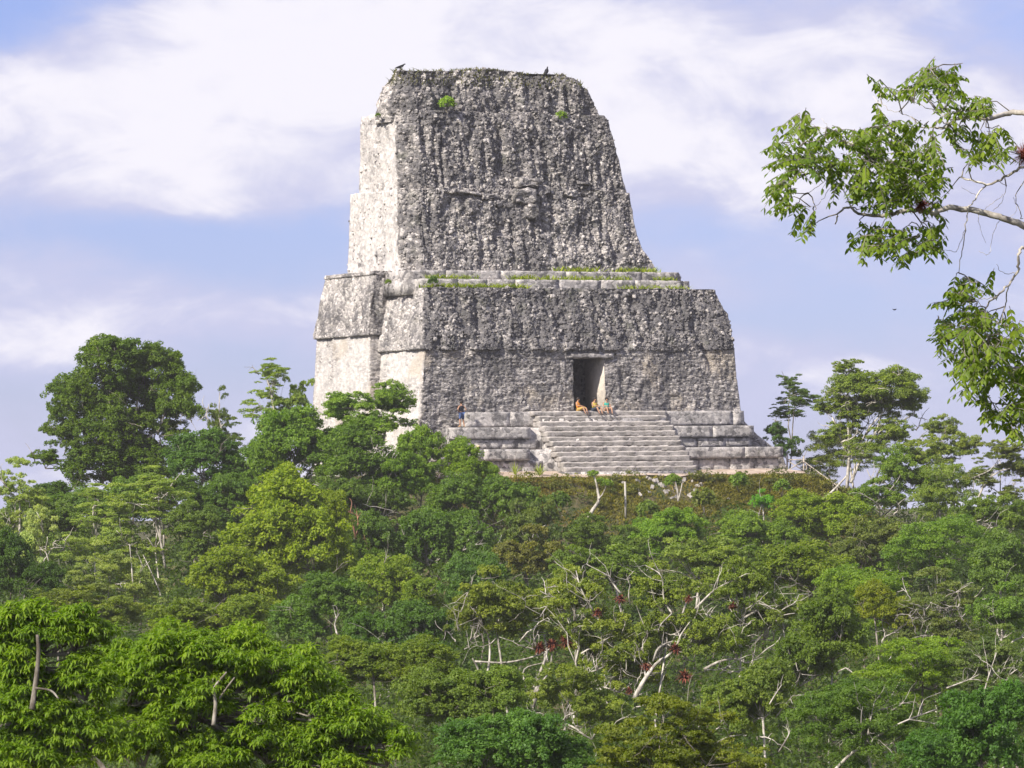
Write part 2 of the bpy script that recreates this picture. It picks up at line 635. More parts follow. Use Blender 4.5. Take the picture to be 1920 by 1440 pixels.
def loft(sections, fine, coarse, dz, disp, weather, door=None, cap=6, seed=0, scatter=None, ztop=None):
    """sections: (z, [(u,v)*4]) front-left, front-right, back-right, back-left; world z. returns mesh in temple-local coords"""
    polys = np.array([s[1] for s in sections], float)
    zs = np.array([s[0] for s in sections], float)
    ne = polys.shape[1]
    sp = [fine, coarse, coarse, fine, fine]
    cols = []
    edge_id = []
    for e in range(ne):
        a, b = polys[:, e], polys[:, (e + 1) % ne]
        n = max(2, int(np.ceil(np.linalg.norm(b - a, axis=1).max() / sp[e])))
        t = np.arange(n) / n
        cols.append(a[:, None, :] * (1 - t)[None, :, None] + b[:, None, :] * t[None, :, None])
        edge_id += [e] * n
    R = np.concatenate(cols, 1)              # sections x perimeter x 2
    edge_id = np.array(edge_id)
    rows, rz = [R[0]], [zs[0]]
    for s in range(len(zs) - 1):
        m = max(1, int(round(abs(zs[s + 1] - zs[s]) / dz)))
        for q in range(1, m + 1):
            t = q / m
            rows.append(R[s] * (1 - t) + R[s + 1] * t)
            rz.append(zs[s] * (1 - t) + zs[s + 1] * t)
    R = np.array(rows)
    nr, nc = R.shape[:2]
    Z = np.repeat(np.array(rz)[:, None], nc, 1)
    tan = np.zeros_like(R)
    for s in range(1, 6):
        d = np.roll(R, -s, 1) - np.roll(R, s, 1)
        tan += d / (np.linalg.norm(d, axis=2, keepdims=True) + 1e-9)
    tan /= np.linalg.norm(tan, axis=2, keepdims=True) + 1e-9
    N = np.stack([tan[..., 1], -tan[..., 0]], -1)
    p3 = np.concatenate([R, Z[..., None] - Z_G], -1).reshape(-1, 3)
    n2 = N.reshape(-1, 2)
    front = np.clip(-n2[:, 1], 0, 1)
    d = disp(p3, front)
    q = p3.copy()
    q[:, :2] += n2 * d[:, None]
    jit = np.stack([vnoise(p3 * 3.1, seed + 31), vnoise(p3 * 3.1, seed + 32), vnoise(p3 * 3.1, seed + 33)], 1)
    q[:, 2] += jit[:, 2] * 0.05 * (0.3 + 0.7 * front)
    if ztop is not None:
        hh = np.clip((p3[:, 2] - (zs[0] - Z_G)) / (zs[-1] - zs[0]), 0, 1)
        q[:, 2] += ztop(p3) * hh ** 2
    w = weather(p3, front)
    i, j = np.meshgrid(np.arange(nr - 1), np.arange(nc), indexing='ij')
    j2 = (j + 1) % nc
    Q = np.stack([i * nc + j, i * nc + j2, (i + 1) * nc + j2, (i + 1) * nc + j], -1).reshape(-1, 4)
    if door is not None:
        c = p3[Q].mean(1)
        hole = (edge_id[j.ravel()] == 0) & (c[:, 0] > door[0]) & (c[:, 0] < door[1]) & (c[:, 2] < door[2])
        Q = Q[~hole]
    # cap
    last = q[(nr - 1) * nc:]
    cen = last.mean(0)
    V = [q]; base = (nr - 1) * nc; nv = len(q); WW = [w]
    T = []
    prev = np.arange(base, base + nc)
    for s in range(1, cap + 1):
        f = 1 - s / (cap + 0.5)
        ring = cen + (last - cen) * np.array([f, f, 1])
        ring[:, 2] = last[:, 2] * f + cen[2] * (1 - f) + 0.12 * fbm(ring * 1.3, 3, seed + 5) * (1 - f)
        idx = np.arange(nv, nv + nc)
        V.append(ring); WW.append(np.full(nc, 0.9)); nv += nc
        Q = np.vstack([Q, np.stack([prev, np.roll(prev, -1), np.roll(idx, -1), idx], -1)])
        prev = idx
    V.append(cen[None]); WW.append(np.array([0.9]))
    T = np.stack([prev, np.roll(prev, -1), np.full(nc, nv)], -1)
    V = np.vstack(V); WW = np.concatenate(WW)
    if scatter is not None:
        vis = np.where(np.tile((edge_id == 0) | (edge_id >= 3), nr))[0]
        if door is not None:
            c = p3[vis]
            vis = vis[~((c[:, 0] > door[0] - .3) & (c[:, 0] < door[1] + .3) & (c[:, 2] < door[2] + .3) & (front[vis] > .5))]
        SCATTER.append((scatter, q[vis], n2[vis], front[vis], w[vis]))
    return V, [Q, T], WW


GROOVES = []     # (px0,py0,px1,py1,width m, depth m, v)


def groove(px0, py0, px1, py1, w, d, v):
    a, b = uz(px0, py0, v), uz(px1, py1, v)
    GROOVES.append((np.array([a[0], a[1] - Z_G]), np.array([b[0], b[1] - Z_G]), w, d))


for g in [(1028, 165, 1033, 212, .16, .55, 6.1), (1059, 166, 1067, 216, .18, .6, 6.1), (808, 160, 818, 212, .22, .45, 6.1), (846, 165, 858, 210, .20, .4, 6.1), (742, 172, 737, 190, .15, .3, 6.1),
          (912, 195, 922, 212, .16, .4, 6.1), (972, 150, 966, 205, .15, .25, 6.1),
          (815, 235, 818, 345, .16, .4, 5.2), (793, 225, 803, 300, .2, .3, 5.2), (828, 255, 830, 352, .12, .45, 5.2), (865, 275, 868, 320, .14, .35, 5.2),
          (940, 245, 936, 325, .24, .4, 5.2), (925, 250, 930, 320, .18, .35, 5.2), (1000, 262, 1003, 330, .15, .3, 5.2), (1098, 262, 1100, 330, .2, .4, 5.2), (1122, 290, 1124, 350, .24, .5, 5.2), (1050, 330, 1055, 368, .12, .3, 5.2), (1075, 250, 1078, 300, .12, .28, 5.2),
          (980, 330, 960, 370, .2, .3, 5.0), (1012, 395, 1018, 430, .32, .45, 4.5), (1125, 370, 1127, 440, .2, .35, 4.6), (790, 400, 795, 460, .18, .3, 4.5), (810, 380, 805, 430, .22, .4, 4.6), (840, 385, 852, 365, .14, .3, 4.7),
          (850, 362, 925, 364, .14, .32, 4.7), (1060, 368, 1112, 368, .12, .3, 4.7), (1035, 355, 1037, 405, .3, .3, 4.7), (900, 430, 905, 480, .16, .28, 4.4), (980, 440, 985, 490, .16, .28, 4.3), (1050, 430, 1055, 470, .3, .3, 4.4), (1100, 420, 1100, 480, .16, .3, 4.3), (1145, 430, 1150, 480, .18, .3, 4.2), (760, 470, 763, 500, .15, .3, 4.1),
          (1112, 560, 1125, 600, .12, .35, .8), (1115, 595, 1140, 645, .2, .5, .5), (1300, 600, 1315, 650, .3, .5, .5), (1318, 650, 1333, 690, .2, .35, .2), (1160, 570, 1165, 600, .3, .35, .8), (1195, 590, 1200, 640, .22, .3, .6), (900, 590, 890, 640, .3, .35, .6), (850, 570, 870, 610, .3, .35, .8), (980, 570, 975, 630, .25, .3, .6), (1050, 600, 1060, 640, .3, .3, .5)]:
    groove(*g)
G_ANISO = 1.0


def rubble(p, front, rough_f=1.0, rough_s=0.3, courses=0.0):
    rough = rough_s + (rough_f - rough_s) * np.clip(front * 1.25, 0, 1) ** 1.5
    a, a2, ida = worley(p * (np.array([2.2, 2.2, 5.2]) if courses else np.array([3.0, 3.0, 2.3])), 11)
    b, b2, idb = worley(p * (np.array([4.2, 4.2, 9.0]) if courses else np.array([6.5, 6.5, 5.2])), 23)
    d = 0.10 * np.clip(a2 - a, 0, .7) * (0.3 + 1.4 * ida) + 0.07 * np.clip(b2 - b, 0, .7) * (0.2 + 1.6 * idb)
    d = d + 0.05 * fbm(p * np.array([7.0, 7.0, 4.5]), 2, 44)
    d = d + (0.16 * fbm(p * np.array([1.5, 1.5, 1.5 if courses else 0.6]), 3, 41) + 0.10 * fbm(p * 0.7, 2, 47)) * (.35 if courses else 1)
    go = fbm(p * np.array([1.9, 1.9, 1.6 if courses else 0.55]), 2, 53)
    d = d - (.10 if courses else 0.22) * np.clip(go - 0.22, 0, .5) * 2
    d = d * rough
    if courses:
        zc = p[:, 2] / courses
        row = np.floor(zc)
        fz = zc - row
        hu = hash3(row.astype(np.int64), np.floor(p[:, 0] * 1.7 + row * 0.37).astype(np.int64), row.astype(np.int64) * 3, 71)
        d = d * 0.95 + (0.045 * (hu - 0.4) - 0.03 * (np.abs(fz - 0.5) > 0.36)) * rough
    near = np.clip(front * 1.3, 0, 1)
    for (A, B, w, dep) in GROOVES:
        ab = B - A
        q = p[:, [0, 2]] - A
        t = np.clip((q @ ab) / (ab @ ab), 0, 1)
        dist = np.linalg.norm(q - t[:, None] * ab, axis=1)
        d = d - near * dep * np.exp(-(dist / w) ** 2 * 1.2) * 0.62
    return d


def rect(u0, u1, v0, v1):
    return [(u0, v0), (u1, v0), (u1, v1), (u0, v1)]


def add_part(name, data, mats, parent=temple, smooth=False):
    V, Fc, w = data
    me = mk_mesh(name, V, Fc, mats, smooth, {'weather': w})
    return obj(name, me, parent)


def build_temple():
    # --- lower front block
    um, ur = solve_u(797, .12, Z_MED), solve_u(1377, .12, Z_MED)
    zb = Z_G - 1.5
    flare = [(Z_G - 1.0, 1490), (uz(1400, 850, 0)[1], 1470), (uz(1400, 830, 0)[1], 1442), (uz(1400, 812, 0)[1], 1420), (uz(1400, 790, 0)[1], 1399)]
    secs = []
    for (z, px) in flare:
        secs.append((z, rect(-0.25 - (Z_PLAT - z) * .05, solve_u(px, -.3, z), -0.05, VJ + 2)))
    secs += [(Z_PLAT, rect(0, WID, 0, VJ + 2)), (uz(1300, 700, 0)[1], rect(um * .6, solve_u(1380, .1, Z_MED - 1.5), .08, VJ + 2)), (Z_MED, rect(um, ur, .12, VJ + 2))]
    dr = (DOOR_L, DOOR_R, DOOR_T - Z_G)

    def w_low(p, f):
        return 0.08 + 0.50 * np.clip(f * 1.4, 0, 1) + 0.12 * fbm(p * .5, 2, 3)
    add_part('lower_wall', loft(secs, .075, .6, .075, lambda p, f: rubble(p, f, .85, .16, .24), w_low, dr, 3, 1, 'low'), [M_COURSE])
    # --- upper zone (sloping vault face) of the front block
    ut0, ut1 = solve_u(795, 1.25, Z_TOP), solve_u(1341, 1.25, Z_TOP)
    zq = uz(1300, 590, .8)[1]
    secs = [(Z_MED - .02, rect(um - .06, ur + .05, .02, VJ + 2)), (Z_MED + .02, rect(um - .2, ur + .1, .0, VJ + 2)), (Z_MED + .35, rect(um - .16, ur + .06, .06, VJ + 2)),
            (zq, rect((um + ut0) / 2 - .12, solve_u(1364, .75, zq), .75, VJ + 2)), (Z_TOP - .35, rect(ut0 - .02, ut1 + .1, 1.15, VJ + 2)), (Z_TOP, rect(ut0 + .1, ut1 - .05, 1.25, VJ + 2))]
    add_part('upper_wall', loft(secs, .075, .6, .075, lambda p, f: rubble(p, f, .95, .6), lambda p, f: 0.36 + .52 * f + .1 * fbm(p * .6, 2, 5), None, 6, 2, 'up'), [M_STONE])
    # --- rear block: lower and upper zone
    zr = uz(640, 633, VJ + 4)[1]
    zr = bis(lambda z: project(world(-.5, (VJ + VB) / 2, z))[1] - 633, Z_PLAT - 3, Z_PLAT + 12)
    zt = bis(lambda z: project(world(-.1, (VJ + VB) / 2, z))[1] - 513, Z_PLAT - 3, Z_PLAT + 16)
    vb2 = solve_v(592, -.5, zr)
    vbt = solve_v(611, .0, zt)
    secs = [(Z_G - 2.5, rect(-.75, WID + .5, VJ, VB)), (Z_PLAT + 1, rect(-.55, WID + .3, VJ, VB)), (zr, rect(-.42, WID, VJ + .05, vb2))]
    add_part('rear_lower_wall', loft(secs, .085, .9, .085, lambda p, f: rubble(p, f, .5, .14, .3), lambda p, f: 0.06 + .3 * f + .34 * fbm(p * np.array([.9, .9, .2]), 2, 8), None, 3, 4, 'rearlow'), [M_COURSE])
    secs = [(zr - .02, rect(-.45, WID, VJ + .06, vb2 + .05)), (zr + .03, rect(-.64, WID + .1, VJ - .08, vb2 + .2)), (zr + .3, rect(-.6, WID + .1, VJ - .05, vb2 + .18)), (zt - .25, rect(-.02, WID - .9, VJ + .1, vbt + .06)), (zt - .24, rect(-.1, WID - .9, VJ + .05, vbt + .1)), (zt, rect(-.06, WID - 1, VJ + .08, vbt))]
    add_part('rear_upper_wall', loft(secs, .085, .9, .085, lambda p, f: rubble(p, f, .7, .65), lambda p, f: 0.36 + .1 * f + .14 * fbm(p * .6, 2, 9), None, 4, 6, 'rearup'), [M_STONE])
    # --- roof comb, three tiers
    tiers = [
        [(509, 765, 3.9, 1243, 652), (482, 764, 4.05, 1219, 652.5), (468, 763, 4.15, 1206, 653), (440, 762, 4.3, 1195, 655), (395, 761, 4.55, 1187, 656), (357, 760, 4.75, 1179, 657)],
        [(362, 762, 5.0, 1178, 674), (310, 759, 5.15, 1164, 674), (240, 755, 5.4, 1145, 675), (222, 755, 5.5, 1138, 676), (212, 757, 5.6, 1131, 678)],
        [(218, 743, 5.95, 1127, 705), (195, 742, 6.05, 1121, 705), (180, 743, 6.1, 1110, 709), (165, 745, 6.2, 1101, 718), (150, 748, 6.3, 1087, 730), (137, 752, 6.45, 1062, 739)]]
    wts = [(.06, .57), (.12, .68), (.3, .74)]
    combs = []
    for ti, rowsx in enumerate(tiers):
        secs = []
        for (py, pl, vf, pr, pb) in rowsx:
            z = uz(960, py, vf)[1]
            ul = solve_u(pl, vf, z)
            vb_ = max(vf + .6, solve_v(pb, ul, z))
            ch = min(1.5, (vb_ - vf) * .45)
            ur_ = solve_u(pr, vf, z)
            secs.append((z, [(ul + ch * .8, vf), (ur_, vf), (ur_, vb_), (ul, vb_), (ul, vf + ch * .75)]))
        ws, wf = wts[ti]
        secs[0] = (secs[0][0] - .5, secs[0][1])

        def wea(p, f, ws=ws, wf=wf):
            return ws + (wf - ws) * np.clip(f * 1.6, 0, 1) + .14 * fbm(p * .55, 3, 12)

        def dsp(p, f, ti=ti):
            g = fbm(p * np.array([.9, .9, .8]), 3, 90)
            e = rubble(p, f, 1.0, [.35, .45, .9][ti])
            if ti == 2:
                e = e + 0.25 * g * (p[:, 2] > 0)
            return e
        zt_ = (lambda p: np.interp(p[:, 0], [1.5, 4, 6, 7.2, 9.5, 11.5, 13, 15.5], [-.05, -.12, -.1, .15, .22, 0, -.1, 0]) + .07 * fbm(p * 1.7, 3, 66)) if ti == 2 else (lambda p: .12 * fbm(p * 1.1, 3, 60))
        data = loft(secs, .065, .7, .065, dsp, wea, None, 5, 20 + ti, 'comb%d' % ti, zt_)
        combs.append(add_part('roof_comb_tier', data, [M_STONE]))
    return combs


combs = build_temple()


def rough_box(name, size, seed, mats, noise=.03, rnd=.06, nn=None, parent=None, loc=None, weather=None):
    """a dressed block: subdivided box with rounded eroded edges"""
    sx, sy, sz = size
    nx, ny, nz = nn or (max(2, int(sx / .35)), 2, max(2, int(sz / .15)))
    V, Q, n = [], [], 0
    def face(o, a, b, na, nb):
        nonlocal n
        s, t = np.meshgrid(np.linspace(0, 1, na + 1), np.linspace(0, 1, nb + 1), indexing='ij')
        pts = np.array(o)[None] + s.ravel()[:, None] * np.array(a) + t.ravel()[:, None] * np.array(b)
        i, j = np.meshgrid(np.arange(na), np.arange(nb), indexing='ij')
        k = (i * (nb + 1) + j).ravel()
        Q.append(np.stack([k, k + nb + 1, k + nb + 2, k + 1], -1) + n)
        V.append(pts); n += len(pts)
    h = np.array(size) / 2
    face((-h[0], -h[1], -h[2]), (sx, 0, 0), (0, 0, sz), nx, nz)
    face((h[0], h[1], -h[2]), (-sx, 0, 0), (0, 0, sz), nx, nz)
    face((-h[0], h[1], -h[2]), (0, -sy, 0), (0, 0, sz), ny, nz)
    face((h[0], -h[1], -h[2]), (0, sy, 0), (0, 0, sz), ny, nz)
    face((-h[0], -h[1], h[2]), (sx, 0, 0), (0, sy, 0), nx, ny)
    face((-h[0], h[1], -h[2]), (sx, 0, 0), (0, -sy, 0), nx, ny)
    p = np.vstack(V)
    core = np.clip(p, -h + rnd, h - rnd)
    d = p - core
    L = np.linalg.norm(d, axis=1)[:, None]
    m = np.abs(d).max(1)[:, None]
    p = core + np.where(L > 1e-9, d / (L + 1e-9) * m, 0)
    q = p * 2.2 + seed * 13.7
    p = p + noise * np.stack([vnoise(q, 1), vnoise(q, 2), vnoise(q * 1.3, 3)], 1) + noise * .6 * np.stack([vnoise(q * 4, 4), vnoise(q * 4, 5), vnoise(q * 4, 6)], 1)
    wn = np.clip(1 - (h[2] - p[:, 2]) / .10, 0, 1) * np.clip(1 - (p[:, 1] + h[1]) / .2, 0, 1)  # front top edge: foot wear plus the sun and sky light it catches
    me = mk_mesh(name, p, np.vstack(Q), mats, False, {'worn_lit': wn})
    # weld shared edges
    bm = bmesh.new(); bm.from_mesh(me)
    bmesh.ops.remove_doubles(bm, verts=bm.verts, dist=.002)
    bm.to_mesh(me); bm.free()
    return obj(name, me, parent, loc)


def course(parent, u0, u1, v, z0, z1, depth, seed, lo=1.4, hi=3.4, name='block', gap=.006, mats=None, skip=None, noise=.018):
    """a course of separate blocks whose front face is at v (local z above plaza)"""
    r = random.Random(seed)
    u = u0
    while u < u1 - .3:
        w = min(r.uniform(lo, hi), u1 - u)
        if u1 - (u + w) < .5:
            w = u1 - u
        if not (skip and skip[0] < u + w / 2 < skip[1]):
            dv = r.uniform(-.04, .04)
            rough_box(name, (w - gap, depth, z1 - z0 - .01 + r.uniform(-.02, .02)), seed * 31 + u, [mats or M_BLOCK], noise, .022, None, parent, (u + w / 2, v + depth / 2 + dv, (z0 + z1) / 2))
        u += w


def build_steps():
    zp, zb, zc = Z_PLAT - Z_G, Z_B - Z_G, Z_C - Z_G
    # terraces: cores plus courses of blocks (upper course proud of the lower)
    def core(name, lo, hi):
        mb = MB(); mb.box(lo, hi)
        return obj(name, mb.mesh(name, [M_BLOCK]), temple)
    ua1 = solve_u(1395, -1, Z_PLAT); ub1 = solve_u(1414, -2.2, Z_B); uc1 = solve_u(1468, -3.6, Z_C)
    ua0 = solve_u(872, -1, Z_PLAT); ub0 = solve_u(848, -2.2, Z_B); uc0 = solve_u(812, -3.6, Z_C)
    s0, s1 = DOOR_C - 5.0, DOOR_C + 5.0
    ta = core('upper_terrace', (ua0 + .1, -.8, zb - .3), (ua1 - .1, .3, zp - .06))
    course(ta, ua0, ua1, -1.0, zb + .02, zp - .02, .6, 1, 3.0, 6.0)
    tb = core('middle_terrace', (ub0 + .2, -1.9, zc - .3), (ub1 - .2, -.5, zb - .06))
    hb = zb - (zb - zc) * .56
    course(tb, ub0, ub1, -2.2, hb + .02, zb - .01, .7, 2, 3.0, 6.0, skip=(s0 + .6, s1 - .6))
    course(tb, ub0 + .2, ub1 - .1, -2.02, zc + .02, hb, .5, 3, 1.2, 2.6, skip=(s0 + .6, s1 - .6))
    tc = core('lower_terrace', (uc0 + .2, -3.3, -.8), (uc1 - .2, -1.5, zc - .06))
    hc = zc * .5
    course(tc, uc0, uc1, -3.6, hc + .02, zc - .01, .7, 4, 3.0, 6.0, skip=(s0 + .8, s1 - .8))
    course(tc, uc0 + .2, uc1 - .2, -3.4, -.3, hc, .5, 5, .9, 2.2, skip=(s0 + .8, s1 - .8))
    # stairs
    n = 12
    st = bpy.data.meshes.new('staircase')
    rise = zp / n
    run = 4.3 / n
    mb = MB()
    mb.box((s0 + .15, -1.6, -.5), (s1 - .15, -.9, zp - rise - .15))
    mb.box((s0 + .15, -3.0, -.5), (s1 - .15, -1.6, zp * .55))
    mb.box((s0 + .15, -4.3, -.5), (s1 - .15, -3.0, zp * .2))
    mb.box((s0 - .1, -5.35, -1.2), (s1 + .1, -3.9, .02))
    sc = obj('staircase', mb.mesh('staircase', [M_BLOCK]), temple)
    for i in range(n):
        z1 = zp - rise * i + .0
        v = -1.05 - run * i
        w = (s1 - s0) + (.35 if i == 0 else 0) + .12 * math.sin(i * 4.1)
        z1 += .02 * math.sin(i * 2.3); v += .035 * math.sin(i * 3.7)
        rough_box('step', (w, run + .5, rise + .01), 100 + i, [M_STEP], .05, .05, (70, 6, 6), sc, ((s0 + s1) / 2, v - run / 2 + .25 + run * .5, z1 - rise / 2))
    # roof terraces under the comb
    r1 = core('roof_terrace', (.6, 2.5, Z_TOP - Z_G - .4), (WID - 2.6, 6, Z_R2 - Z_G - .05))
    a, b = solve_u(783, 2.2, Z_R2), solve_u(1293, 2.2, Z_R2)
    course(r1, a, b, 2.2, Z_TOP - Z_G - .1, Z_R2 - Z_G, .5, 7, 2.0, 5.0, noise=.035)
    r2 = core('roof_terrace', (.8, 3.4, Z_R2 - Z_G - .3), (WID - 3.4, 6, Z_R3 - Z_G - .05))
    a, b = solve_u(770, 3.2, Z_R3), solve_u(1272, 3.2, Z_R3)
    course(r2, a, b, 3.2, Z_R2 - Z_G - .06, Z_R3 - Z_G, .5, 8, 2.0, 5.0, noise=.035)
    # doorway: passage walls, lintel, chamber
    dt = DOOR_T - Z_G
    mb = MB()
    dpt = 2.6
    mb.box((DOOR_L - .5, .2, zp - .3), (DOOR_L + .02, dpt, dt + .2))
    obj('door_jamb', mb.mesh('door_jamb', [M_JAMB]), temple)
    mb = MB()
    mb.box((DOOR_R - .02, .22, zp - .3), (DOOR_R + .5, dpt, dt + .2))
    jb = obj('door_jamb', mb.mesh('door_jamb', [M_JAMB]), temple)
    mb = MB()
    mb.box((DOOR_L - 3, 4.6, zp - .3), (DOOR_R + 3, 4.8, dt + 1)); mb.box((DOOR_L - 3.2, dpt, zp - .3), (DOOR_L - 3, 4.7, dt + 1)); mb.box((DOOR_R + 3, dpt, zp - .3), (DOOR_R + 3.2, 4.7, dt + 1))
    mb.box((DOOR_L - 3.2, dpt - .1, dt + .9), (DOOR_R + 3.2, 4.8, dt + 1.1)); mb.box((DOOR_L - 3.2, -.2, zp - .35), (DOOR_R + 3.2, 4.8, zp - .02))
    obj('inner_chamber', mb.mesh('inner_chamber', [M_BLOCK]), temple)
    mb = MB(); mb.box((DOOR_L - .5, .22, dt + .02), (DOOR_R + .5, dpt, dt + .3))
    obj('door_ceiling', mb.mesh('door_ceiling', [M_BLOCK]), temple)
    rough_box('lintel', (DOOR_R - DOOR_L + .9, .5, .30), 55, [M_BLOCK], .05, .04, (12, 2, 3), temple, (DOOR_C + .15, .20, dt + .14))
    # big pieces on the comb: a surviving ledge slab and the remains of the giant mask
    for (px0, px1, py0, py1, v, pr, nm) in [(843, 902, 357, 364, 4.62, .5, 'ledge_slab'), (903, 924, 363, 375, 4.5, .45, 'stone_block'), (873, 898, 374, 402, 4.55, .4, 'stone_block'),
                                            (926, 968, 362, 374, 4.6, .45, 'stone_block'), (930, 965, 376, 388, 4.55, .5, 'stone_block'), (968, 1008, 332, 352, 4.6, .8, 'stone_block'), (962, 1004, 354, 380, 4.4, .9, 'stone_block'), (985, 1006, 382, 407, 4.2, .9, 'stone_block'),
                                            (1062, 1085, 357, 368, 4.6, .4, 'stone_block'), (1008, 1030, 350, 364, 4.7, .4, 'stone_block'), (1083, 1112, 340, 346, 4.9, .4, 'ledge_slab'), (855, 872, 380, 398, 4.6, .4, 'stone_block')]:
        u0, z1 = uz(px0, py0, v); u1, z0 = uz(px1, py1, v)
        rough_box(nm, (u1 - u0, pr * .6 + .5, z1 - z0), px0, [M_ROCKS[1]], .17, .10, (9, 5, 8), combs[0], ((u0 + u1) / 2, v + .25, (z0 + z1) / 2 - Z_G))


def step_material():
    m, k = mat('worn_steps')
    g = k.n('ShaderNodeNewGeometry')
    n = k.noise(g.outputs['Position'], 1.3, 6, .7)
    n2 = k.noise(g.outputs['Position'], 7, 5, .7)
    c = k.mix(k.ramp(n, .35, .65), (.22, .205, .19), (.38, .35, .33))
    c = k.mix(k.ramp(n2, .52, .7), c, (.10, .095, .09))
    wa = k.n('ShaderNodeAttribute', attribute_name='worn_lit')
    c = k.mix(k.m('MULTIPLY', wa.outputs['Fac'], k.ramp(n2, .25, .55)), c, (.58, .53, .49))  # pale nosing: worn stone, with the light it catches painted in
    finish(k, c, .95, .1, n2, .5, .05)
    return m


M_ROCKS = [stone_material('rubble_a', .40), stone_material('rubble_b', .55), stone_material('rubble_c', .28)]
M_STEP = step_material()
M_JAMB = stone_material('plastered_jamb', -0.25, pale=(.62, .56, .48), mid=(.52, .47, .41), moss=0)
M_PALEB = stone_material('pale_lintel', .15, moss=0)
build_steps()


# --- rubble stones: the largest as parts, the small ones as one mass
def rock_mesh(name, seed, sub=2, mats=None):
    bm = bmesh.new()
    bmesh.ops.create_icosphere(bm, subdivisions=sub, radius=1)
    V = np.array([v.co[:] for v in bm.verts])
    d = 1 + .28 * fbm(V * 1.2 + seed * 7.7, 2, seed)
    V = V * d[:, None]
    V = np.clip(V, -.62, .62) * 1.3
    for v, c in zip(bm.verts, V):
        v.co = c
    me = bpy.data.meshes.new(name)
    bm.to_mesh(me); bm.free()
    for m in mats or []:
        me.materials.append(m)
    return me


def scatter_rubble():
    r = np.random.default_rng(5)
    rocks = [rock_mesh('stone', s, 2, [M_ROCKS[s % 3]]) for s in range(9)]
    base = rock_mesh('tmp', 3, 1)
    bv = np.array([v.co[:] for v in base.vertices]); bf = np.array([p.vertices[:] for p in base.polygons])
    spec = {'comb0': (3400, 75, 1.0), 'comb1': (3200, 70, 1.0), 'comb2': (1700, 35, 1.0), 'up': (3600, 75, 1.0), 'low': (1600, 25, .6), 'rearup': (900, 10, .7), 'rearlow': (150, 0, .4)}
    parts = {c.name: c for c in temple.children}
    host = {'comb0': combs[0], 'comb1': combs[1], 'comb2': combs[2], 'up': parts['upper_wall'], 'low': parts['lower_wall'], 'rearup': parts['rear_upper_wall'], 'rearlow': parts['rear_lower_wall']}
    for (key, pts, nrm, fr, w) in SCATTER:
        n_small, n_big, sc = spec[key]
        prob = .06 + fr ** 2
        prob = prob / prob.sum()
        idx = r.choice(len(pts), n_small, p=prob)
        size = (.035 + .08 * r.random(n_small) ** 2.5) * sc
        # random rotations
        a = r.normal(size=(n_small, 4)); a /= np.linalg.norm(a, axis=1)[:, None]
        qw, qx, qy, qz = a.T
        Rm = np.stack([np.stack([1 - 2 * (qy ** 2 + qz ** 2), 2 * (qx * qy - qz * qw), 2 * (qx * qz + qy * qw)], -1),
                       np.stack([2 * (qx * qy + qz * qw), 1 - 2 * (qx ** 2 + qz ** 2), 2 * (qy * qz - qx * qw)], -1),
                       np.stack([2 * (qx * qz - qy * qw), 2 * (qy * qz + qx * qw), 1 - 2 * (qx ** 2 + qy ** 2)], -1)], 1)
        s3 = size[:, None] * r.uniform(.7, 1.35, (n_small, 3))
        vv = np.einsum('nij,nkj->nki', Rm, bv[None] * s3[:, None, :])
        c = pts[idx].copy()
        c[:, :2] += nrm[idx] * (size * .25)[:, None]
        V = (vv + c[:, None, :]).reshape(-1, 3)
        Fc = (bf[None] + (np.arange(n_small) * len(bv))[:, None, None]).reshape(-1, 3)
        wv = np.repeat(w[idx] + r.normal(.02, .22, n_small), len(bv))
        o = obj('rubble_facing', mk_mesh('rubble_facing', V, Fc, [M_STONE], False, {'weather': wv}), host[key])
        o['kind'] = 'stuff'
        prob = fr ** 3 + 1e-6
        for q in r.choice(len(pts), n_big, p=prob / prob.sum()):
            s = r.uniform(.09, .16) * sc
            c = pts[q].copy(); c[:2] += nrm[q] * s * .15
            b = obj('stone', rocks[r.integers(9)], host[key], c, tuple(r.uniform(0, 6.28, 3)), (s * r.uniform(.7, 1.3), s * r.uniform(.7, 1.2), s * r.uniform(.7, 1.3)))


scatter_rubble()


# ------------------------------------------------------------------ vegetation prototypes
def frames(N, r):
    """random in-plane direction for normals N"""
    a = r.normal(size=N.shape)
    d = a - (a * N).sum(1)[:, None] * N
    return d / (np.linalg.norm(d, axis=1)[:, None] + 1e-9)


def diamonds(C, N, D, L, Wd, fold=.15):
    """leaf quads: base, side, tip, side"""
    B = np.cross(N, D)
    L = np.asarray(L)[:, None]; Wd = np.asarray(Wd)[:, None]
    v0 = C - D * L * .5
    v2 = C + D * L * .5 - N * L * .12
    m = C + D * L * .02
    v1 = m + B * Wd * .5 + N * Wd * fold
    v3 = m - B * Wd * .5 + N * Wd * fold
    V = np.stack([v0, v1, v2, v3], 1).reshape(-1, 3)
    n = len(C)
    Q = np.arange(n * 4).reshape(n, 4)
    return V, Q


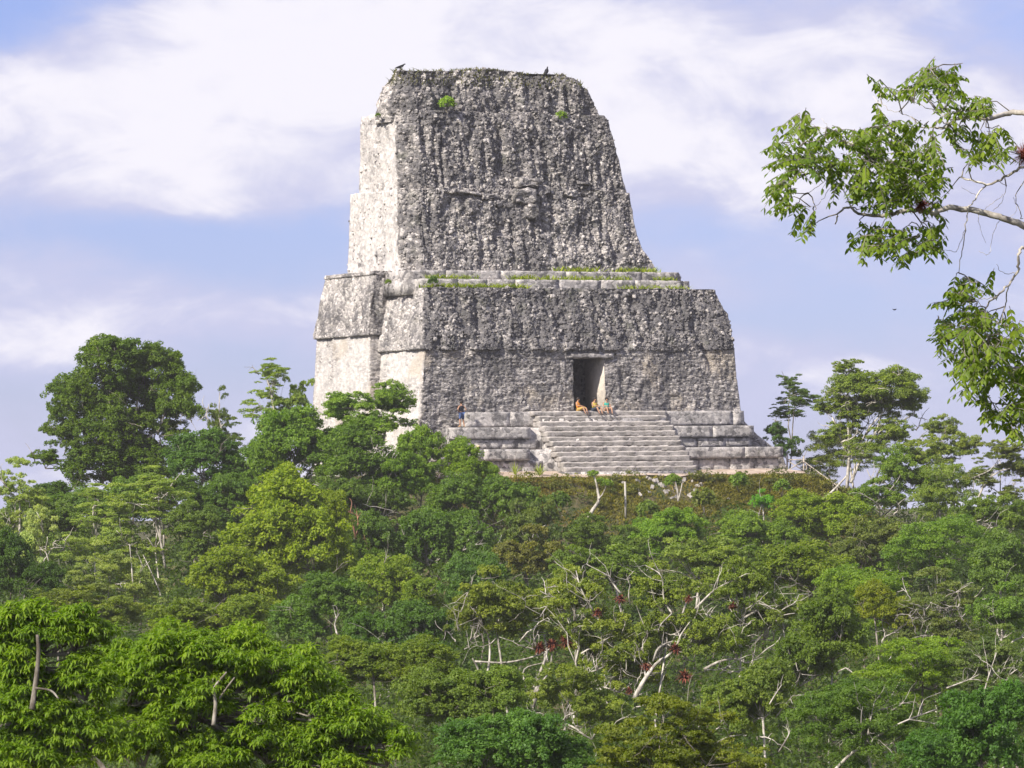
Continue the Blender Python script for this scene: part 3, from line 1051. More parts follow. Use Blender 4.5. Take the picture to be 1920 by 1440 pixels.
def crown_proto(kind, seed, nleaf, leaf=.07):
    r = np.random.default_rng(seed)
    if kind == 'round':
        nc = 48
        d = r.normal(size=(nc, 3)); d /= np.linalg.norm(d, axis=1)[:, None]
        d[:, 2] = np.where(d[:, 2] < -.45, -d[:, 2], d[:, 2])
        cc = d * r.uniform(.45, .84, nc)[:, None]
        cr = r.uniform(.20, .36, nc); fl = .78
    elif kind == 'open':
        nc = 44
        d = r.normal(size=(nc, 3)); d /= np.linalg.norm(d, axis=1)[:, None]
        d[:, 2] = np.where(d[:, 2] < -.3, -d[:, 2], d[:, 2])
        cc = d * r.uniform(.3, .92, nc)[:, None]
        cr = r.uniform(.14, .27, nc); fl = .62
    elif kind == 'umbrella':
        nc = 46
        th = r.uniform(0, 6.28, nc); rr = np.sqrt(r.uniform(0, .85, nc))
        cc = np.stack([rr * np.cos(th), rr * np.sin(th), (.62 * np.sqrt(np.clip(1 - rr ** 2, 0, 1)) + r.normal(0, .2, nc))], 1)
        cc[:14, 2] -= r.uniform(.3, .9, 14)
        cr = r.uniform(.18, .34, nc); fl = .55
    else:   # feather: layered flat sprays with gaps
        nc = 34
        d = r.normal(size=(nc, 3)); d /= np.linalg.norm(d, axis=1)[:, None]
        cc = d * r.uniform(.25, .88, nc)[:, None]
        cr = r.uniform(.16, .34, nc); fl = .42
    wts = cr ** 2; wts /= wts.sum()
    ci = r.choice(nc, nleaf, p=wts)
    # sub-clumps make the lumpy, tufted surface
    ns = 14
    sd = r.normal(size=(nc, ns, 3)); sd /= np.linalg.norm(sd, axis=2)[..., None]
    sd[..., 2] = np.where(sd[..., 2] < -.35, -sd[..., 2], sd[..., 2])
    sub = cc[:, None, :] + sd * cr[:, None, None] * r.uniform(.65, 1.08, (nc, ns, 1)) * np.array([1, 1, fl])
    si = r.integers(0, ns, nleaf)
    o = r.normal(size=(nleaf, 3)); o /= np.linalg.norm(o, axis=1)[:, None]
    rad = cr[ci] * .36 * r.uniform(.2, 1.0, nleaf) ** .5
    C = sub[ci, si] + o * rad[:, None] * np.array([1, 1, .8 if kind != 'feather' else .45])
    out = C - cc[ci]; out /= np.linalg.norm(out, axis=1)[:, None] + 1e-9
    N = .55 * out + np.array([0, 0, .55]) + .62 * r.normal(size=(nleaf, 3))
    N /= np.linalg.norm(N, axis=1)[:, None]
    D = frames(N, r)
    D = D + np.array([0, 0, -.25]); D -= (D * N).sum(1)[:, None] * N; D /= np.linalg.norm(D, axis=1)[:, None] + 1e-9
    L = leaf * r.uniform(.65, 1.35, nleaf)
    V, Q = diamonds(C, N, D, L, L * r.uniform(.42, .62, nleaf))
    ct = r.uniform(0, 1, nc)[ci] * .45 + r.uniform(0, 1, (nc, ns))[ci, si] * .25 + r.uniform(0, 1, nleaf) * .3
    me = mk_mesh('crown_' + kind, V, Q, [M_LEAF], False, {'tint': np.repeat(ct, 4)})
    return me, cc, cr


LEAFN = 20000
PROTO = {}
for kind, nv, nl, lf in [('round', 4, 21000, .068), ('open', 4, 15000, .062), ('umbrella', 2, 17000, .055), ('feather', 4, 13000, .055)]:
    PROTO[kind] = [crown_proto(kind, 100 + 7 * i + len(kind), nl, lf) for i in range(nv)]


def palmate_crown(seed, radii, ncl, L=.135):
    """hands of drooping leaflets over the shell of a crown; real metres"""
    r = np.random.default_rng(seed)
    nb = 40
    d = r.normal(size=(nb, 3)); d /= np.linalg.norm(d, axis=1)[:, None]
    d[:, 2] = np.where(d[:, 2] < -.2, -d[:, 2], d[:, 2])
    cc = d * r.uniform(.35, .8, nb)[:, None]
    cr = r.uniform(.2, .36, nb)
    bi = r.integers(0, nb, ncl)
    o = r.normal(size=(ncl, 3)); o /= np.linalg.norm(o, axis=1)[:, None]
    o[:, 2] = np.where(o[:, 2] < -.3, -o[:, 2], o[:, 2])
    C = (cc[bi] + o * cr[bi][:, None] * r.uniform(.55, 1.05, (ncl, 1)) * np.array([1, 1, .7])) * np.array(radii)
    nl = 7
    th = r.uniform(0, 6.28, ncl)[:, None] + np.arange(nl)[None] * (2 * np.pi / nl) + r.normal(0, .15, (ncl, nl))
    tiltax = r.normal(0, .5, (ncl, 2))
    down = r.uniform(.1, 1.0, ncl)[:, None] + r.normal(0, .22, (ncl, nl))
    hx, hy = np.cos(th), np.sin(th)
    D = np.stack([hx, hy, -down + hx * tiltax[:, :1] + hy * tiltax[:, 1:]], -1)
    D /= np.linalg.norm(D, axis=-1)[..., None]
    T = np.stack([-hy, hx, np.zeros_like(hx)], -1)
    Ls = (L * r.uniform(.7, 1.2, ncl)[:, None] * r.uniform(.75, 1.1, (ncl, nl)))[..., None]
    c = C[:, None, :] + 0 * D
    N = np.cross(T, D)
    b0 = c + D * Ls * .08
    m1 = c + D * Ls * .55 - N * Ls * .03
    tp = c + D * Ls * 1.08 + np.array([0, 0, -.16]) * Ls
    w1 = Ls * .15
    V = np.stack([b0, m1 + T * w1, tp, m1 - T * w1], 2).reshape(-1, 3)
    n = ncl * nl
    Q1 = np.arange(n * 4).reshape(n, 4)
    tint = np.clip(r.uniform(0, 1, nb)[bi] * .4 + r.uniform(0, 1, ncl) * .5, 0, 1)
    tint = np.repeat(tint, nl * 4) + np.repeat(r.uniform(0, .2, n), 4)
    me = mk_mesh('palmate_crown', V, [Q1], [M_LEAF], False, {'tint': tint})
    return me, cc * np.array(radii), C


# ------------------------------------------------------------------ trees
TREE_RNG = np.random.default_rng(99)


def px_path(pts, Y, dy=0.0):
    """picture polyline at its real distance, with some depth wander"""
    out = []
    for i, q in enumerate(pts):
        yy = Y + dy * math.sin(i * 1.7 + q[0])
        if len(q) > 2:
            yy += q[2]
        out.append(P(q[0], q[1], yy))
    return np.array(out)


def smooth_path(p, n=4):
    p = np.asarray(p, float)
    if len(p) < 3:
        return p
    t = np.arange(len(p))
    tt = np.linspace(0, len(p) - 1, (len(p) - 1) * n + 1)
    # Catmull-Rom
    q = np.vstack([2 * p[0] - p[1], p, 2 * p[-1] - p[-2]])
    i = np.minimum(tt.astype(int), len(p) - 2)
    f = (tt - i)[:, None]
    p0, p1, p2, p3 = q[i], q[i + 1], q[i + 2], q[i + 3]
    return .5 * ((2 * p1) + (p2 - p0) * f + (2 * p0 - 5 * p1 + 4 * p2 - p3) * f ** 2 + (3 * p1 - p0 - 3 * p2 + p3) * f ** 3)


def tree(label, name, kind, crowns, Y, color, bark=None, limbs=None, base=None, nl=10, lr=.09, twigs=2, cat='tree', trunk_r=None, group=None, boughs=None):
    """crowns: (px, py, rx, ry) in picture units at distance Y"""
    r = TREE_RNG
    s = Y / F
    bark = bark or M_BARK
    cx, cy = crowns[0][0], crowns[0][1]
    lowest = max(c[1] + c[3] * .3 for c in crowns)
    c0 = P(base[0] if base else cx, cy, Y)
    gz = float(terrain_z(c0.x, c0.y))
    bx = np.array([c0.x, c0.y, gz - .3])
    root = empty(name, (c0.x, c0.y, gz), label, cat, group)
    off = np.array([c0.x, c0.y, gz])
    mb = MB()
    size = max(c[2] for c in crowns) * s
    tr = trunk_r or max(.06, size * .036)
    hub = np.array(P(cx, lowest, Y)); hub[:2] = hub[:2] * .7 + bx[:2] * .3
    if hub[2] < gz + .6:
        hub[2] = gz + .6
    tp = bez(bx, hub, .05, 0, 7, r)
    mb.tube(tp - off, np.linspace(tr, tr * .6, len(tp)), 7)
    for cr_ in crowns:
        px, py, rx, ry = cr_[:4]
        kk = cr_[4] if len(cr_) > 4 else kind
        k_ = 1.4 if kk == 'umbrella' else 1.5
        py, ry = py + ry * (k_ - 1) * .8, ry * k_
        me, cc, cr = PROTO[kk][r.integers(len(PROTO[kk]))]
        ctr = np.array(P(px, py, Y + r.normal(0, .4) * rx * s * .5))
        rz = r.uniform(0, 6.28)
        sc = np.array([rx * s, rx * s * r.uniform(.8, 1.0), ry * s]) * 1.04
        obj('crown', me, root, ctr - off, (0, 0, rz), sc, tuple(np.array(color) * r.uniform(.9, 1.1)))
        ca, sa = math.cos(rz), math.sin(rz)
        q = cc * sc
        q = np.stack([q[:, 0] * ca - q[:, 1] * sa, q[:, 0] * sa + q[:, 1] * ca, q[:, 2]], 1) + ctr
        sub = ctr + np.array([0, 0, -ry * s * .35])
        mid = bez(hub, sub, .08, .05, 5, r)
        mb.tube(mid - off, np.linspace(tr * .6, tr * .42, 5), 6)
        for ti in r.permutation(len(q))[:nl]:
            st = mid[r.integers(1, 5)]
            pth = bez(st, q[ti], .22, .10, 6, r)
            rad = .6 * lr * max(.35, size / 4) * r.uniform(.5, 1.0)
            mb.tube(pth - off, np.linspace(rad, rad * .3, 6), 4)
            for _ in range(twigs):
                e = q[ti] + r.normal(0, 1, 3) * cr[ti] * sc * np.array([.8, .8, .7])
                a = pth[r.integers(2, 5)]
                tw = bez(a, e, .25, .1, 4, r)
                mb.tube(tw - off, np.linspace(rad * .38, rad * .12, 4), 3, False)
        nb_ = boughs if boughs is not None else ((1 if kind == 'feather' else 2) if bark is M_BARKW else 1)
        for _ in range(nb_):
            d = r.normal(0, 1, 3); d[1] = -abs(d[1]) * .8 - .25; d[2] = d[2] * .7 + .15
            d /= np.linalg.norm(d)
            e = ctr + d * sc * r.uniform(.92, 1.12)
            st = ctr + d * sc * r.uniform(.35, .6) + np.array([r.normal(0, .25), 0, -.35]) * sc
            pth = bez(st, e, .45, .12, 9, r)
            rad = r.uniform(.7, 1.7) * s * (1.1 if bark is M_BARKW else .8)
            mb.tube(pth - off, np.linspace(rad, rad * .35, 9), 5)
            for _k in range(3):
                a_ = pth[r.integers(3, 8)]
                e2 = a_ + (r.normal(0, .26, 3) + d * .16 + np.array([0, 0, .08])) * sc
                tw = bez(a_, e2, .4, .1, 6, r)
                mb.tube(tw - off, np.linspace(rad * .55, rad * .2, 6), 4, False)
    for lb in limbs or []:
        pts, r0, r1 = lb[:3]
        pth = smooth_path(px_path(pts, Y - (.45 * size if len(lb) > 3 else .12 * size), .25))
        mb.tube(pth - off, np.linspace(r0 * s, r1 * s * .7, len(pth)) * .5, 6)
        if len(lb) > 3:
            L_ = np.linalg.norm(pth[-1] - pth[0])
            for _k in range(6):
                q_ = r.integers(len(pth) // 3, len(pth))
                a_ = pth[q_]
                dd = pth[-1] - pth[0]
                e2 = a_ + dd * .22 + r.normal(0, .22, 3) * L_ + np.array([0, .1, .1]) * L_
                tw = bez(a_, e2, .4, .1, 6, r)
                mb.tube(tw - off, np.linspace(r1 * s * .32, r1 * s * .1, 6), 4, False)
    obj('trunk', mb.mesh('trunk', [bark], True), root)
    return root


DK = (.040, .072, .020); MD = (.066, .108, .026); YG = (.150, .165, .018); YL = (.105, .145, .028)
OL = (.090, .112, .034); PG = (.135, .180, .070); SV = (.210, .250, .150); BG = (.085, .165, .028); TL = (.040, .092, .038); GG = (.085, .105, .052)

# --- skyline and the crest around the temple
tree('largest round dark tree standing out against the sky, beyond the pale slender trunks', 'broadleaf_tree', 'round', [(205, 672, 80, 42), (290, 690, 66, 42), (140, 745, 64, 44), (235, 745, 80, 50), (330, 745, 58, 44), (120, 815, 55, 40, 'open'), (210, 815, 85, 50), (290, 800, 66, 40, 'open'), (190, 870, 85, 42), (85, 860, 38, 20, 'open'), (265, 870, 75, 38)], 338, (.062, .098, .022), nl=8, limbs=[(((215, 900), (208, 850), (212, 790)), 14, 9), (((228, 900), (250, 800), (262, 720)), 10, 5)])
tree('thin spiky little tree on the skyline between the big round tree and the feathery one', 'slender_tree', 'feather', [(412, 770, 26, 45), (425, 815, 42, 32)], 337, (.075, .105, .04), M_BARKW, limbs=[(((408, 850), (410, 790), (412, 735)), 5, 2)], nl=8, lr=.05)
tree('feathery tree rising against the sky at the temple\'s far corner', 'feathery_tree', 'feather', [(512, 690, 45, 20), (500, 745, 48, 30), (560, 735, 34, 48), (520, 790, 55, 40)], 346, (.12, .165, .05), M_BARKW, limbs=[(((515, 830), (512, 760), (502, 715), (490, 690)), 6, 2)], nl=10, lr=.06)
tree('sparse pale feathery tree at the picture\'s edge below the big round tree', 'feathery_tree', 'feather', [(28, 900, 45, 42), (65, 925, 35, 25), (15, 970, 50, 35)], 300, (.15, .19, .085), M_BARKW, limbs=[(((36, 1010), (37, 960), (35, 905)), 5, 2)], nl=9, lr=.05)
tree('small dark shrub tree breaking the skyline under the big round tree', 'small_tree', 'round', [(100, 930, 52, 26)], 325, DK, nl=6, lr=.05)
tree('dark bushy tree between the big round tree and the yellow-green tree', 'bushy_tree', 'round', [(380, 860, 80, 52), (440, 885, 40, 38)], 332, (.045, .085, .026), nl=10)
tree('thin-leaved tree whose leaves let the white temple side show through', 'open_tree', 'open', [(650, 765, 70, 34), (735, 755, 65, 36), (700, 800, 85, 38)], 334, (.095, .150, .035), M_BARK, limbs=[(((715, 850), (725, 800), (740, 770), (755, 745)), 5, 2)], nl=8, lr=.05)
tree('mid green tree left of the temple, just below the feathery one', 'bushy_tree', 'round', [(550, 820, 75, 55), (500, 865, 55, 45), (610, 850, 70, 45)], 331, (.075, .125, .028))
tree('domed tree in front of the temple\'s white side wall', 'bushy_tree', 'round', [(660, 850, 80, 48), (740, 890, 75, 42)], 326, (.068, .115, .026), M_BARKW)
tree('small pointed tree against the temple\'s front left corner', 'small_tree', 'round', [(788, 845, 52, 42), (770, 890, 60, 36)], 328, (.085, .135, .028))
tree('low yellow-green tree in front of the terrace under the standing person', 'small_tree', 'round', [(862, 862, 50, 32), (905, 890, 42, 24)], 329, (.105, .160, .026), nl=7, lr=.05)
tree('broad dark green tree below the terrace end', 'bushy_tree', 'round', [(870, 945, 85, 52), (950, 950, 70, 50)], 319, (.058, .098, .026))
tree('fine-leaved grey-green tree below the stairs\' near corner', 'feathery_tree', 'open', [(1000, 985, 62, 55)], 317, (.068, .095, .034), M_BARKW, nl=10, lr=.06)
tree('mid green tree with pale bare twigs, right of the yellow-green tree', 'twiggy_tree', 'open', [(710, 955, 90, 50), (640, 930, 60, 40)], 316, (.06, .096, .028), M_BARKW, nl=14, lr=.07, twigs=4)
# --- left slope
tree('shaded mid green tree between the white trunks and the big yellow-green tree', 'bushy_tree', 'round', [(430, 925, 62, 36), (395, 960, 60, 40)], 322, (.055, .095, .026), boughs=1)
tree('dull green tree right of the three slender white trunks', 'bushy_tree', 'open', [(365, 985, 60, 40), (380, 1030, 55, 36)], 300, (.070, .105, .032))
tree('low green tree under the big round tree, behind the pale feathery ones', 'bushy_tree', 'round', [(250, 935, 90, 40), (150, 955, 70, 36), (335, 925, 60, 32)], 322, (.060, .100, .028), boughs=1)
tree('dull tree at the far left skyline behind the silvery tree', 'bushy_tree', 'round', [(60, 960, 80, 34), (120, 985, 60, 34)], 312, (.068, .105, .034), boughs=1)
tree('big yellow-green leafy tree on the left slope, brightest of all', 'yellow_green_tree', 'round', [(530, 950, 95, 60), (590, 1020, 80, 60), (490, 1030, 90, 60), (620, 960, 40, 40)], 292, (.112, .150, .018), nl=10)
tree('smaller yellow-green tree in front of the big one', 'yellow_green_tree', 'round', [(420, 1085, 95, 52), (500, 1110, 80, 45)], 276, (.105, .140, .020), nl=10)
tree('pale feathery tree with three slender white trunks', 'feathery_tree', 'feather', [(290, 900, 60, 28), (235, 935, 62, 30), (320, 950, 58, 30), (225, 990, 55, 35), (280, 1020, 50, 30)], 302, (.140, .185, .065), M_BARKW,
     limbs=[(((310, 1065), (300, 1010), (285, 970), (262, 943)), 5, 2.5), (((303, 1040), (299, 970), (297, 912)), 4.5, 2.5), (((307, 1025), (308, 950), (318, 915), (345, 880)), 4, 2)], nl=8, lr=.05)
tree('flat-topped pale feathery tree under the big round tree', 'feathery_tree', 'feather', [(178, 920, 38, 14), (170, 965, 48, 22), (150, 1010, 50, 26)], 306, (.150, .195, .075), M_BARKW, limbs=[(((181, 1010), (179, 960), (178, 915)), 3.5, 2)], nl=6, lr=.04)
tree('silvery-leaved tree near the picture\'s left edge', 'silvery_tree', 'open', [(75, 985, 38, 32), (62, 1035, 48, 42)], 284, SV, M_BARKW, nl=10, lr=.06)
tree('shadowy dark tree at the left edge under the silvery tree', 'dark_tree', 'round', [(20, 1065, 62, 55), (85, 1090, 45, 35)], 262, (.036, .068, .02))
tree('greyish feathery tree with thin upright stems below the silvery tree', 'feathery_tree', 'feather', [(205, 1050, 60, 38), (260, 1085, 60, 40), (150, 1080, 60, 35)], 274, (.120, .150, .070), M_BARKW, limbs=[(((252, 1130), (248, 1080), (243, 1020)), 4, 2), (((300, 1110), (280, 1065), (268, 1040)), 3, 1.5)], nl=10, lr=.05)
tree('olive tree behind the large-leaved trees at the left', 'olive_tree', 'open', [(110, 1135, 90, 38), (220, 1150, 90, 36)], 238, (.092, .118, .034), M_BARK, nl=12)
tree('olive-green tree above the large-leaved tree, under the yellow-green ones', 'olive_tree', 'round', [(360, 1165, 90, 38), (450, 1160, 80, 40)], 232, (.088, .120, .028))
tree('dark tree with a reddish forked trunk right of the big yellow-green tree', 'dark_tree', 'round', [(690, 1010, 70, 50), (640, 1060, 60, 42)], 300, (.050, .085, .024), M_BARKR, limbs=[(((668, 1010), (662, 985), (656, 965)), 6, 4, 1), (((668, 1008), (672, 985), (670, 968)), 5, 3, 1)], nl=10)
tree('rounded mid green tree in the middle of the hillside', 'bushy_tree', 'round', [(800, 1010, 80, 55), (870, 1030, 75, 55)], 301, (.062, .105, .030), M_BARKW, limbs=[(((868, 1032), (880, 1010), (898, 995)), 3, 1.5, 1), (((868, 1032), (890, 1022), (905, 1020)), 2.5, 1, 1)])
tree('brownish-olive tree under the grass slope, left of the stairs', 'olive_tree', 'open', [(985, 1045, 85, 52)], 286, (.088, .092, .036), M_BARK, nl=12)
tree('light green dense tree over the dark hollow', 'bushy_tree', 'round', [(720, 1090, 75, 48), (780, 1120, 62, 40)], 268, (.108, .150, .032))
tree('dark tree left of the dark hollow', 'dark_tree', 'round', [(620, 1125, 75, 45), (560, 1160, 70, 42)], 256, (.056, .100, .026))
tree('bluish-green tree above the white-limbed tree, at the hillside\'s middle', 'bushy_tree', 'round', [(890, 1085, 68, 48)], 264, (.052, .095, .036))
tree('dark shaded tree deep in the hollow beside the white trunks', 'dark_tree', 'round', [(780, 1180, 80, 52), (690, 1190, 60, 40)], 240, (.042, .082, .024), M_BARKW, limbs=[(((632, 1190), (628, 1170), (636, 1150)), 4, 2, 1)])
# --- right side skyline
tree('tall umbrella-crowned tree right of the temple with forked pale trunks', 'umbrella_tree', 'umbrella', [(1590, 688, 32, 17, 'open'), (1605, 728, 58, 30, 'round'), (1675, 726, 64, 30, 'round'), (1560, 762, 44, 22, 'open'), (1640, 768, 85, 32, 'open'), (1715, 755, 30, 22, 'open'), (1580, 812, 48, 26, 'open'), (1675, 815, 62, 28, 'open'), (1620, 850, 50, 24)], 336, (.115, .150, .045), M_BARKW,
     limbs=[(((1588, 915), (1592, 850), (1590, 790), (1590, 720), (1592, 690)), 7, 3), (((1595, 905), (1615, 860), (1640, 815), (1655, 770)), 7, 3), (((1600, 900), (1608, 850), (1632, 820)), 4, 3), (((1635, 920), (1655, 870), (1690, 840), (1720, 830)), 4, 2), (((1540, 940), (1562, 920), (1590, 890)), 6, 5)], nl=10, lr=.06, base=(1592, 0))
tree('spindly little tree against the sky just beyond the temple\'s base', 'slender_tree', 'feather', [(1480, 712, 32, 18), (1500, 740, 42, 24), (1470, 768, 34, 16)], 362, (.060, .095, .035), M_BARK, limbs=[(((1484, 840), (1487, 790), (1491, 740)), 3, 1.5)], nl=8, lr=.035)
tree('small dark tree at the foot of the spindly one', 'small_tree', 'open', [(1455, 812, 32, 24), (1478, 840, 34, 24)], 360, (.05, .09, .035), nl=7, lr=.04)
tree('olive tree behind the wooden railing', 'olive_tree', 'umbrella', [(1555, 840, 50, 30), (1545, 872, 46, 20)], 364, (.105, .128, .036), nl=7, lr=.05)
tree('windblown feathery tree right of the umbrella-crowned one', 'feathery_tree', 'umbrella', [(1765, 805, 38, 24, 'open'), (1800, 835, 42, 28, 'open'), (1735, 850, 58, 32, 'open')], 328, (.115, .145, .055), M_BARK, nl=9, lr=.05)
tree('thin feathery tree with a bent white limb at the right edge', 'feathery_tree', 'feather', [(1875, 845, 50, 22, 'open'), (1905, 880, 40, 26, 'open'), (1840, 880, 42, 22), (1900, 920, 40, 22)], 306, (.095, .115, .050), M_BARKW, limbs=[(((1830, 945), (1848, 905), (1872, 885), (1895, 878)), 5, 3, 1)], nl=9, lr=.05)
tree('green tree under the umbrella crown, among forked grey stems', 'bushy_tree', 'open', [(1680, 880, 62, 40), (1735, 900, 60, 42), (1650, 935, 60, 36)], 327, (.085, .130, .034), M_BARKW, limbs=[(((1645, 955), (1640, 915), (1625, 880)), 4, 2, 1), (((1648, 955), (1665, 925), (1680, 905)), 4, 2, 1)])
tree('soft pale green tree below the windblown feathery one', 'feathery_tree', 'umbrella', [(1790, 905, 58, 36), (1760, 940, 60, 34)], 315, (.110, .150, .050), M_BARKW)
tree('green tree at the right edge below the bent white limb', 'bushy_tree', 'open', [(1880, 975, 62, 40), (1830, 960, 50, 34)], 298, (.080, .118, .034), M_BARKW)
# --- slope below the stairs, right
tree('bright green shrubby tree on the slope below the wooden railing', 'shrubby_tree', 'round', [(1500, 955, 60, 28), (1565, 975, 75, 38)], 318, (.115, .158, .028), nl=9)
tree('small bright tree with large light leaves on the grassy slope', 'small_tree', 'open', [(1430, 940, 30, 20)], 331, (.095, .215, .035), M_BARKW, limbs=[(((1424, 1005), (1422, 975), (1428, 945)), 3.5, 2)], nl=6, lr=.04)
tree('mid green tree below the small bright-leaved one', 'bushy_tree', 'round', [(1400, 1000, 70, 38), (1460, 1020, 60, 36)], 306, (.085, .130, .030))
tree('bright bushy tree straight below the stairs', 'bushy_tree', 'round', [(1270, 985, 60, 32), (1220, 1010, 60, 34)], 312, (.090, .150, .030), nl=9)
tree('dull green tree under the leaning white trunk', 'bushy_tree', 'open', [(1105, 1005, 72, 36), (1160, 1030, 70, 38)], 306, (.070, .105, .030))
tree('dull olive tree on the right slope between green neighbours', 'olive_tree', 'open', [(1650, 1010, 80, 46), (1600, 1040, 70, 40)], 294, (.080, .100, .042), M_BARK)
tree('broad green tree on the right slope under the forked stems', 'bushy_tree', 'umbrella', [(1770, 1010, 85, 42), (1720, 1040, 70, 36)], 285, (.078, .128, .030))
tree('yellowish-green tree right of the hillside\'s middle', 'bushy_tree', 'round', [(1500, 1060, 85, 42), (1560, 1085, 70, 40)], 274, (.105, .142, .026))
tree('olive tree above the white-limbed trees', 'olive_tree', 'open', [(1310, 1050, 95, 48), (1380, 1080, 70, 40)], 272, (.095, .128, .040), M_BARKW, nl=14)
tree('pale-twigged green tree in the hillside\'s centre', 'twiggy_tree', 'open', [(1150, 1070, 95, 42), (1080, 1065, 60, 36)], 266, (.085, .125, .036), M_BARKW, nl=14)
tree('dark-green tree with a pale trunk at the right edge of the hillside', 'bushy_tree', 'round', [(1880, 1060, 72, 52)], 256, (.068, .108, .036), M_BARKW, limbs=[(((1880, 1065), (1895, 1045), (1915, 1035)), 4, 2, 1)])
# --- white limbed trees
tree('white-limbed tree with two pale trunks beside the dark hollow', 'white_limbed_tree', 'open', [(930, 1125, 85, 55), (1000, 1160, 80, 55), (880, 1160, 50, 45)], 216, (.100, .125, .034), M_BARKW, nl=14, lr=.10, boughs=5,
     limbs=[(((905, 1310), (898, 1260), (886, 1235)), 6, 4), (((908, 1290), (918, 1235), (915, 1190), (898, 1160), (893, 1130)), 5, 3), (((1000, 1325), (1010, 1270), (1025, 1225), (1020, 1190)), 8, 4), (((1005, 1300), (1030, 1255), (1035, 1225)), 5, 4), (((890, 1240), (950, 1242), (1010, 1228), (1040, 1210)), 4, 4), (((1010, 1228), (995, 1195), (950, 1200)), 3, 1.5), (((985, 1290), (983, 1255), (1020, 1242)), 4, 2), (((935, 1165), (937, 1130), (938, 1120)), 3, 2, 1)])
tree('white-limbed tree with arching bare boughs and red air plants', 'white_limbed_tree', 'open', [(1080, 1120, 90, 50), (1130, 1200, 90, 55), (1190, 1260, 70, 50)], 208, (.105, .132, .036), M_BARKW, nl=14, lr=.10, boughs=5,
     limbs=[(((1130, 1170), (1105, 1145), (1080, 1115), (1050, 1100), (1025, 1102)), 4, 2, 1), (((1115, 1150), (1090, 1105), (1080, 1070)), 3.5, 2, 1), (((1163, 1112), (1150, 1095), (1140, 1080), (1100, 1058)), 4, 2, 1), (((1140, 1320), (1125, 1290), (1105, 1255)), 4, 2, 1), (((1165, 1190), (1172, 1170), (1168, 1160)), 3, 2, 1)])
tree('white-limbed tree with a thick pale forked bough at its middle', 'white_limbed_tree', 'open', [(1250, 1110, 80, 50), (1300, 1190, 85, 55), (1230, 1190, 60, 50)], 204, (.098, .128, .036), M_BARKW, nl=14, lr=.10, boughs=5,
     limbs=[(((1190, 1310), (1205, 1280), (1230, 1245), (1258, 1225), (1275, 1200)), 10, 5, 1), (((1225, 1240), (1235, 1215), (1262, 1203), (1290, 1210), (1310, 1225)), 5, 2, 1), (((1260, 1150), (1245, 1125), (1240, 1080), (1210, 1060)), 4, 2, 1), (((1260, 1150), (1240, 1170), (1235, 1185)), 3, 2, 1), (((1280, 1150), (1290, 1125), (1310, 1120), (1308, 1145), (1295, 1175)), 3.5, 2, 1)])
tree('white-limbed tree with long pale boughs sweeping to the right', 'white_limbed_tree', 'open', [(1390, 1100, 75, 48), (1450, 1150, 80, 55), (1380, 1190, 70, 50)], 210, (.092, .126, .036), M_BARKW, nl=14, lr=.10, boughs=5,
     limbs=[(((1300, 1145), (1330, 1115), (1350, 1100), (1395, 1078)), 5, 2.5, 1), (((1350, 1105), (1365, 1115), (1372, 1135)), 3.5, 3, 1), (((1385, 1165), (1420, 1145), (1450, 1140), (1485, 1125)), 5, 2, 1), (((1455, 1165), (1465, 1145), (1490, 1130), (1498, 1115)), 3, 1.5, 1), (((1320, 1255), (1350, 1240), (1380, 1235), (1405, 1242), (1440, 1215)), 6, 3, 1), (((1475, 1225), (1470, 1190), (1468, 1170)), 3, 2, 1)])
# --- right middle
tree('smooth bright green tree on the right between two twiggy ones', 'bushy_tree', 'umbrella', [(1610, 1105, 85, 44), (1650, 1140, 70, 40)], 248, (.090, .140, .026))
tree('yellowish tree with orange new leaves on the right slope', 'yellowish_tree', 'round', [(1640, 1130, 48, 32), (1690, 1150, 40, 30)], 232, (.115, .138, .022), nl=8)
tree('grey twiggy fine-leaved tree at the right', 'twiggy_tree', 'feather', [(1760, 1110, 80, 45), (1780, 1160, 80, 48), (1720, 1180, 60, 40)], 232, (.085, .108, .052), M_BARKW, nl=14, lr=.07, twigs=5, boughs=8)
tree('green tree at the right edge above the grey-stemmed one', 'bushy_tree', 'open', [(1880, 1150, 75, 50)], 222, (.072, .118, .034), M_BARKW)
tree('dark olive tree right of the sweeping white boughs', 'dark_tree', 'round', [(1560, 1180, 85, 62), (1500, 1240, 70, 50)], 200, (.062, .094, .024), M_BARKW, limbs=[(((1505, 1255), (1506, 1230), (1525, 1222), (1540, 1205)), 4, 2, 1)])
tree('soft bright green flat-topped tree in the lower right', 'bushy_tree', 'umbrella', [(1730, 1235, 90, 40), (1690, 1275, 85, 40), (1770, 1275, 60, 36)], 188, (.092, .140, .024))
tree('grey-stemmed thin tree at the lower right edge', 'twiggy_tree', 'feather', [(1860, 1215, 75, 45), (1890, 1260, 60, 45), (1830, 1265, 60, 40)], 182, (.070, .100, .046), M_BARKW, limbs=[(((1840, 1330), (1850, 1280), (1870, 1220)), 4, 2, 1), (((1870, 1320), (1890, 1270), (1915, 1250)), 4, 2, 1), (((1775, 1290), (1815, 1275), (1835, 1265)), 3, 2, 1)], nl=14, lr=.07, twigs=5)
tree('mid green tree right of the thick forked bough', 'bushy_tree', 'round', [(1430, 1300, 80, 55), (1370, 1330, 70, 50)], 170, (.080, .112, .034), M_BARKW)
